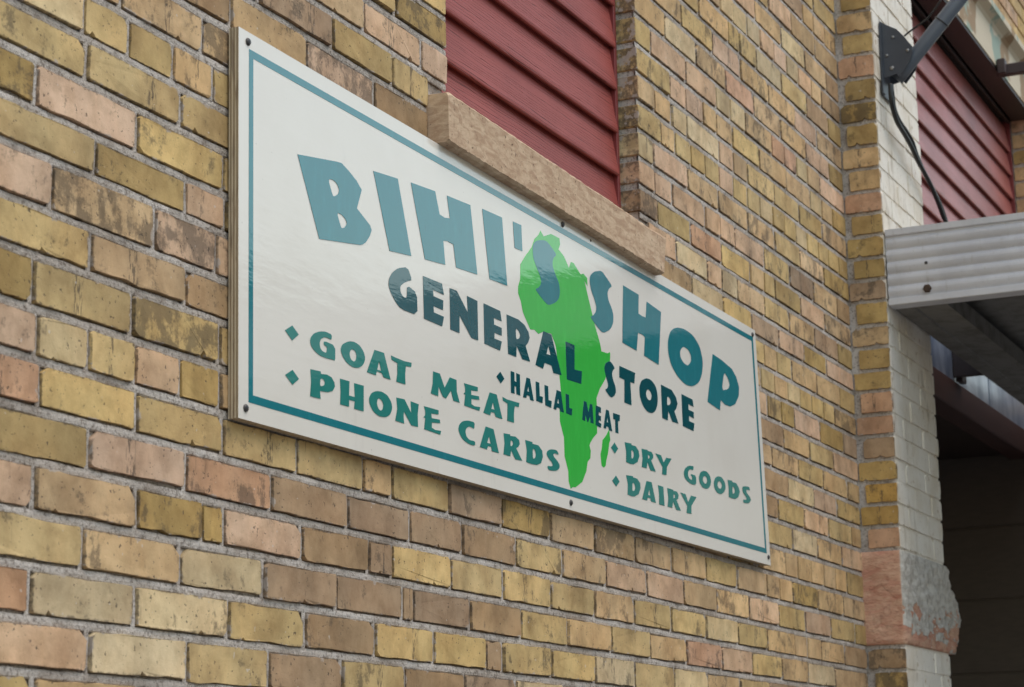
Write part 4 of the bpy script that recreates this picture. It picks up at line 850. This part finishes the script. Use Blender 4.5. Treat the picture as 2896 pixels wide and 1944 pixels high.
 ('Y', 2, [[(4.3413, 2.3612), (4.3753, 2.3616), (4.3894, 2.347), (4.4069, 2.3603), (4.441, 2.3629), (4.4096, 2.3397), (4.4052, 2.3209), (4.3779, 2.3191), (4.3821, 2.3361)]]),
 ('G', 2, [[(4.5164, 2.3404), (4.5241, 2.3515), (4.5489, 2.3616), (4.5831, 2.3651), (4.5801, 2.3545), (4.5578, 2.3543), (4.5447, 2.3474), (4.5437, 2.3371), (4.5527, 2.3315), (4.5699, 2.3302), (4.5708, 2.3389), (4.5613, 2.3404), (4.5636, 2.3441), (4.5975, 2.344), (4.5963, 2.3223), (4.5641, 2.32), (4.5358, 2.3242), (4.5202, 2.3307)]]),
 ('O', 2, [[(4.6466, 2.3625), (4.6717, 2.364), (4.693, 2.3563), (4.6997, 2.3432), (4.6902, 2.3298), (4.6672, 2.3211), (4.6395, 2.3218), (4.6206, 2.3298), (4.615, 2.3428), (4.6261, 2.3557)], [(4.6584, 2.3519), (4.6701, 2.3482), (4.6724, 2.3415), (4.6635, 2.3334), (4.6506, 2.3336), (4.6413, 2.3393), (4.6451, 2.3477)]]),
 ('O', 2, [[(4.7477, 2.3627), (4.7737, 2.3642), (4.7957, 2.3553), (4.8027, 2.3431), (4.7908, 2.3299), (4.7669, 2.321), (4.7401, 2.3213), (4.7216, 2.3295), (4.717, 2.3436), (4.7286, 2.3563)], [(4.759, 2.3525), (4.772, 2.3488), (4.7744, 2.342), (4.7652, 2.3338), (4.7518, 2.3339), (4.7422, 2.3398), (4.7461, 2.348)]]),
 ('D', 2, [[(4.8175, 2.3627), (4.8496, 2.3646), (4.8524, 2.3618), (4.8793, 2.3623), (4.8977, 2.3537), (4.9042, 2.3437), (4.8917, 2.3295), (4.8693, 2.3222), (4.8424, 2.3208), (4.8213, 2.3211), (4.8237, 2.3428)], [(4.8513, 2.3523), (4.8648, 2.3486), (4.8682, 2.3411), (4.8622, 2.335), (4.8491, 2.3327)]]),
 ('S', 3, [[(4.9245, 2.3589), (4.9448, 2.3632), (4.9783, 2.3655), (4.9827, 2.3562), (4.9605, 2.3568), (4.9524, 2.3532), (4.9593, 2.3468), (4.9807, 2.3402), (4.9878, 2.3337), (4.9733, 2.3247), (4.9507, 2.321), (4.9286, 2.3202), (4.9263, 2.3282), (4.9461, 2.3288), (4.9554, 2.3324), (4.9472, 2.338), (4.9263, 2.3464)]]),
 ('D', 2, [[(4.1643, 2.2898), (4.202, 2.2925), (4.2035, 2.2901), (4.2271, 2.29), (4.2436, 2.2824), (4.2453, 2.2715), (4.2331, 2.2572), (4.2071, 2.2487), (4.1903, 2.2479), (4.1696, 2.2489), (4.1728, 2.2704)], [(4.1993, 2.2791), (4.2109, 2.2768), (4.2153, 2.2684), (4.2098, 2.2623), (4.197, 2.2592)]]),
 ('A', 2, [[(4.2813, 2.292), (4.3119, 2.2933), (4.3346, 2.25), (4.3057, 2.2498), (4.3019, 2.2565), (4.2862, 2.2562), (4.2822, 2.2493), (4.2538, 2.2491)], [(4.2965, 2.2762), (4.3023, 2.2623), (4.2893, 2.2624)]]),
 ('I', 2, [[(4.3506, 2.2916), (4.3828, 2.2917), (4.3872, 2.2496), (4.3541, 2.249), (4.356, 2.2721)]]),
 ('R', 2, [[(4.4072, 2.2921), (4.4438, 2.2926), (4.4455, 2.2905), (4.4669, 2.2914), (4.4784, 2.2852), (4.4748, 2.2764), (4.4632, 2.2717), (4.4891, 2.2503), (4.4602, 2.249), (4.4414, 2.2658), (4.4355, 2.2509), (4.4062, 2.2501), (4.4126, 2.2706)], [(4.4449, 2.2834), (4.4548, 2.2817), (4.4544, 2.2766), (4.4448, 2.2728)]]),
 ('Y', 2, [[(4.4902, 2.2923), (4.5232, 2.2922), (4.5387, 2.2755), (4.5586, 2.2931), (4.5955, 2.2941), (4.5592, 2.2695), (4.5574, 2.2507), (4.5258, 2.2495), (4.5321, 2.2663)]]),
]
for ch, ink, loops in LETTERS:
    if ch in 'OS': loops = [smooth_loop(l) for l in loops]
    elif ch in 'GC': loops = [smooth_loop(l, 1) for l in loops]
    else: loops = [loops[0]]+[smooth_loop(l, 1) if len(l) > 4 else l for l in loops[1:]]
    o = cut_shape('letter', loops, YF-0.0006, M_INK[min(ink, 2)])
BULLETS = [(2, [(2.787, 2.3481), (2.8068, 2.3372), (2.7872, 2.3241), (2.7656, 2.3364)]),
 (2, [(2.7885, 2.2776), (2.8082, 2.2664), (2.7887, 2.2541), (2.7668, 2.2659)]),
 (1, [(3.5445, 2.4066), (3.5619, 2.3958), (3.546, 2.3843), (3.5275, 2.3946)]),
 (2, [(4.1032, 2.3514), (4.1228, 2.341), (4.104, 2.328), (4.0838, 2.338)]),
 (2, [(4.1065, 2.2817), (4.126, 2.2708), (4.1064, 2.2581), (4.0854, 2.2679)])]
for ink, lp in BULLETS: cut_shape('diamond_bullet', [lp], YF-0.0006, M_INK[ink])
for (x, z) in [(2.6507, 2.7712), (2.6543, 2.1958), (3.854, 2.7685), (3.8648, 2.1956), (5.0506, 2.7657), (5.1053, 2.2027)]: spart(disc('screw', (x, YF+0.0003, z), 0.0062, 'y', 0.003, M_SCREW, None, 12, 0.0015))
hx, hz = (4.0017, 2.7686)
spart(disc('nail', (hx, YF+0.0003, hz), 0.003, 'y', 0.0015, M_RUST, None, 8))

# ------------------------------------------------------------------ dish mast on the pier
mast = empty('dish_mast', (6.15, -PD, 3.8)); tag(mast, 'grey tubular dish mast bracketed to the cream painted pier', 'mast')
IM = Matrix.Translation((-6.15, PD, -3.8))
def mpart(o): o.parent = mast; o.matrix_parent_inverse = IM; return o
PLATE = [(-0.120, 3.906), (-0.113, 3.941), (-0.108, 3.969), (-0.119, 3.950), (-0.142, 3.933), (-0.172, 3.915), (-0.195, 3.887), (-0.212, 3.859), (-0.218, 3.835), (-0.207, 3.802), (-0.188, 3.778), (-0.173, 3.761), (-0.164, 3.772), (-0.114, 3.763)]
WY = -PD-0.003
for x0 in (6.112, 6.188):
    n = len(PLATE); vv = [(x0, min(y, WY), z) for y, z in PLATE]+[(x0+0.004, min(y, WY), z) for y, z in PLATE]
    o = mesh('side_plate', vv, [tuple(range(n-1, -1, -1)), tuple(range(n, 2*n))]+[(i, (i+1) % n, n+(i+1) % n, n+i) for i in range(n)], M_PLATE); mpart(o)
    bm = bmesh.new(); bm.from_mesh(o.data); bmesh.ops.recalc_face_normals(bm, faces=bm.faces); bm.to_mesh(o.data); bm.free()
zt = max(z for y, z in PLATE); zb = min(z for y, z in PLATE)
o = prism_x('base_plate', [(WY, zb-0.055), (WY-0.005, zb-0.055), (WY-0.005, zt-0.03), (WY, zt-0.03)], 6.102, 6.202, M_PLATE); mpart(o)
o = prism_x('flange', [(WY-0.005, zb-0.052), (WY-0.009, zb-0.052), (WY-0.009, zb-0.006), (WY-0.005, zb-0.006)], 6.085, 6.112, M_PLATE); mpart(o)
b0 = Vector((6.152, -0.185, 3.80)); dv = Vector((0, -0.1775, 0.19)).normalized()
mpart(tube('tube', [b0-dv*0.045, b0, b0+dv*0.9], 0.0225, M_MAST, None, 24))
mpart(tube('cable_tie', [b0+dv*0.175+Vector((0.0235*math.cos(q), 0, 0))+dv.cross(Vector((1, 0, 0)))*0.0235*math.sin(q) for q in [k*math.pi/8 for k in range(17)]], 0.0022, M_CABLE, None, 6))
for k, (y, z) in enumerate([(-0.152, 3.791), (-0.204, 3.840), (-0.139, 3.834), (-0.161, 3.890)]): mpart(disc('bolt', (6.1125, y, z), 0.0075 if k == 0 else 0.0055, 'x', 0.004, M_ZINC, None, 6 if k != 1 else 12, 0.002))
c1 = [(6.088, -0.150, 3.733), (6.087, -0.150, 3.694), (6.101, -0.150, 3.660), (6.150, -0.150, 3.628), (6.232, -0.150, 3.612), (6.314, -0.150, 3.592), (6.382, -0.150, 3.567), (6.468, -0.150, 3.546), (6.540, -0.150, 3.525), (6.626, -0.150, 3.490), (6.682, -0.150, 3.459), (6.720, -0.150, 3.448)]
c2 = [(6.111, -0.148, 3.740), (6.120, -0.148, 3.704), (6.131, -0.148, 3.669), (6.182, -0.148, 3.645), (6.265, -0.148, 3.634), (6.335, -0.148, 3.618), (6.373, -0.148, 3.593), (6.435, -0.148, 3.566), (6.506, -0.148, 3.544), (6.593, -0.148, 3.518), (6.673, -0.148, 3.490), (6.737, -0.148, 3.452)]
cb = tube('coax_cable', spline(c1), 0.0075, M_CABLE); tag(cb, 'thicker black cable hanging from the dish mast to the canopy', 'cable')
cb = tube('coax_cable', spline(c2), 0.0058, M_CABLE); tag(cb, 'thinner black cable hanging beside the thicker one from the dish mast', 'cable')
mpart(tube('mast_wire', spline([(6.128, -0.312, 3.990), (6.128, -0.287, 3.959), (6.128, -0.264, 3.936), (6.128, -0.236, 3.920), (6.128, -0.209, 3.905), (6.128, -0.192, 3.894)]), 0.003, M_CABLE))

# ------------------------------------------------------------------ across the street (behind the camera, seen mirrored in the glossy sign)
def street_house(x0, x1, h, label):
    e = empty('street_house', ((x0+x1)/2, -14, 0)); tag(e, label, 'house', 'houses across the street')
    inv = Matrix.Translation((-(x0+x1)/2, 14, 0))
    def p(o): o.parent = e; o.matrix_parent_inverse = inv
    p(box('wall', x0, x1, -24, -14, -0.3, h, M_OPP)); p(box('cornice', x0-0.05, x1+0.05, -24, -13.8, h, h+0.25, M_PAVE))
    nf = int(h//3.1)
    for fl in range(nf):
        x = x0+1.2
        while x+1.2 < x1-0.6:
            p(box('window', x, x+1.1, -14.02, -13.96, 1.0+3.1*fl, 2.6+3.1*fl, M_GLASS)); x += 2.5
street_house(2, 33.8, 8.7, 'low brown brick house across the street, two storeys high')
street_house(34.0, 37.1, 10.1, 'narrow brown brick house squeezed between two wider houses across the street')
street_house(37.3, 70, 11.1, 'tallest brown brick house across the street, three storeys high')
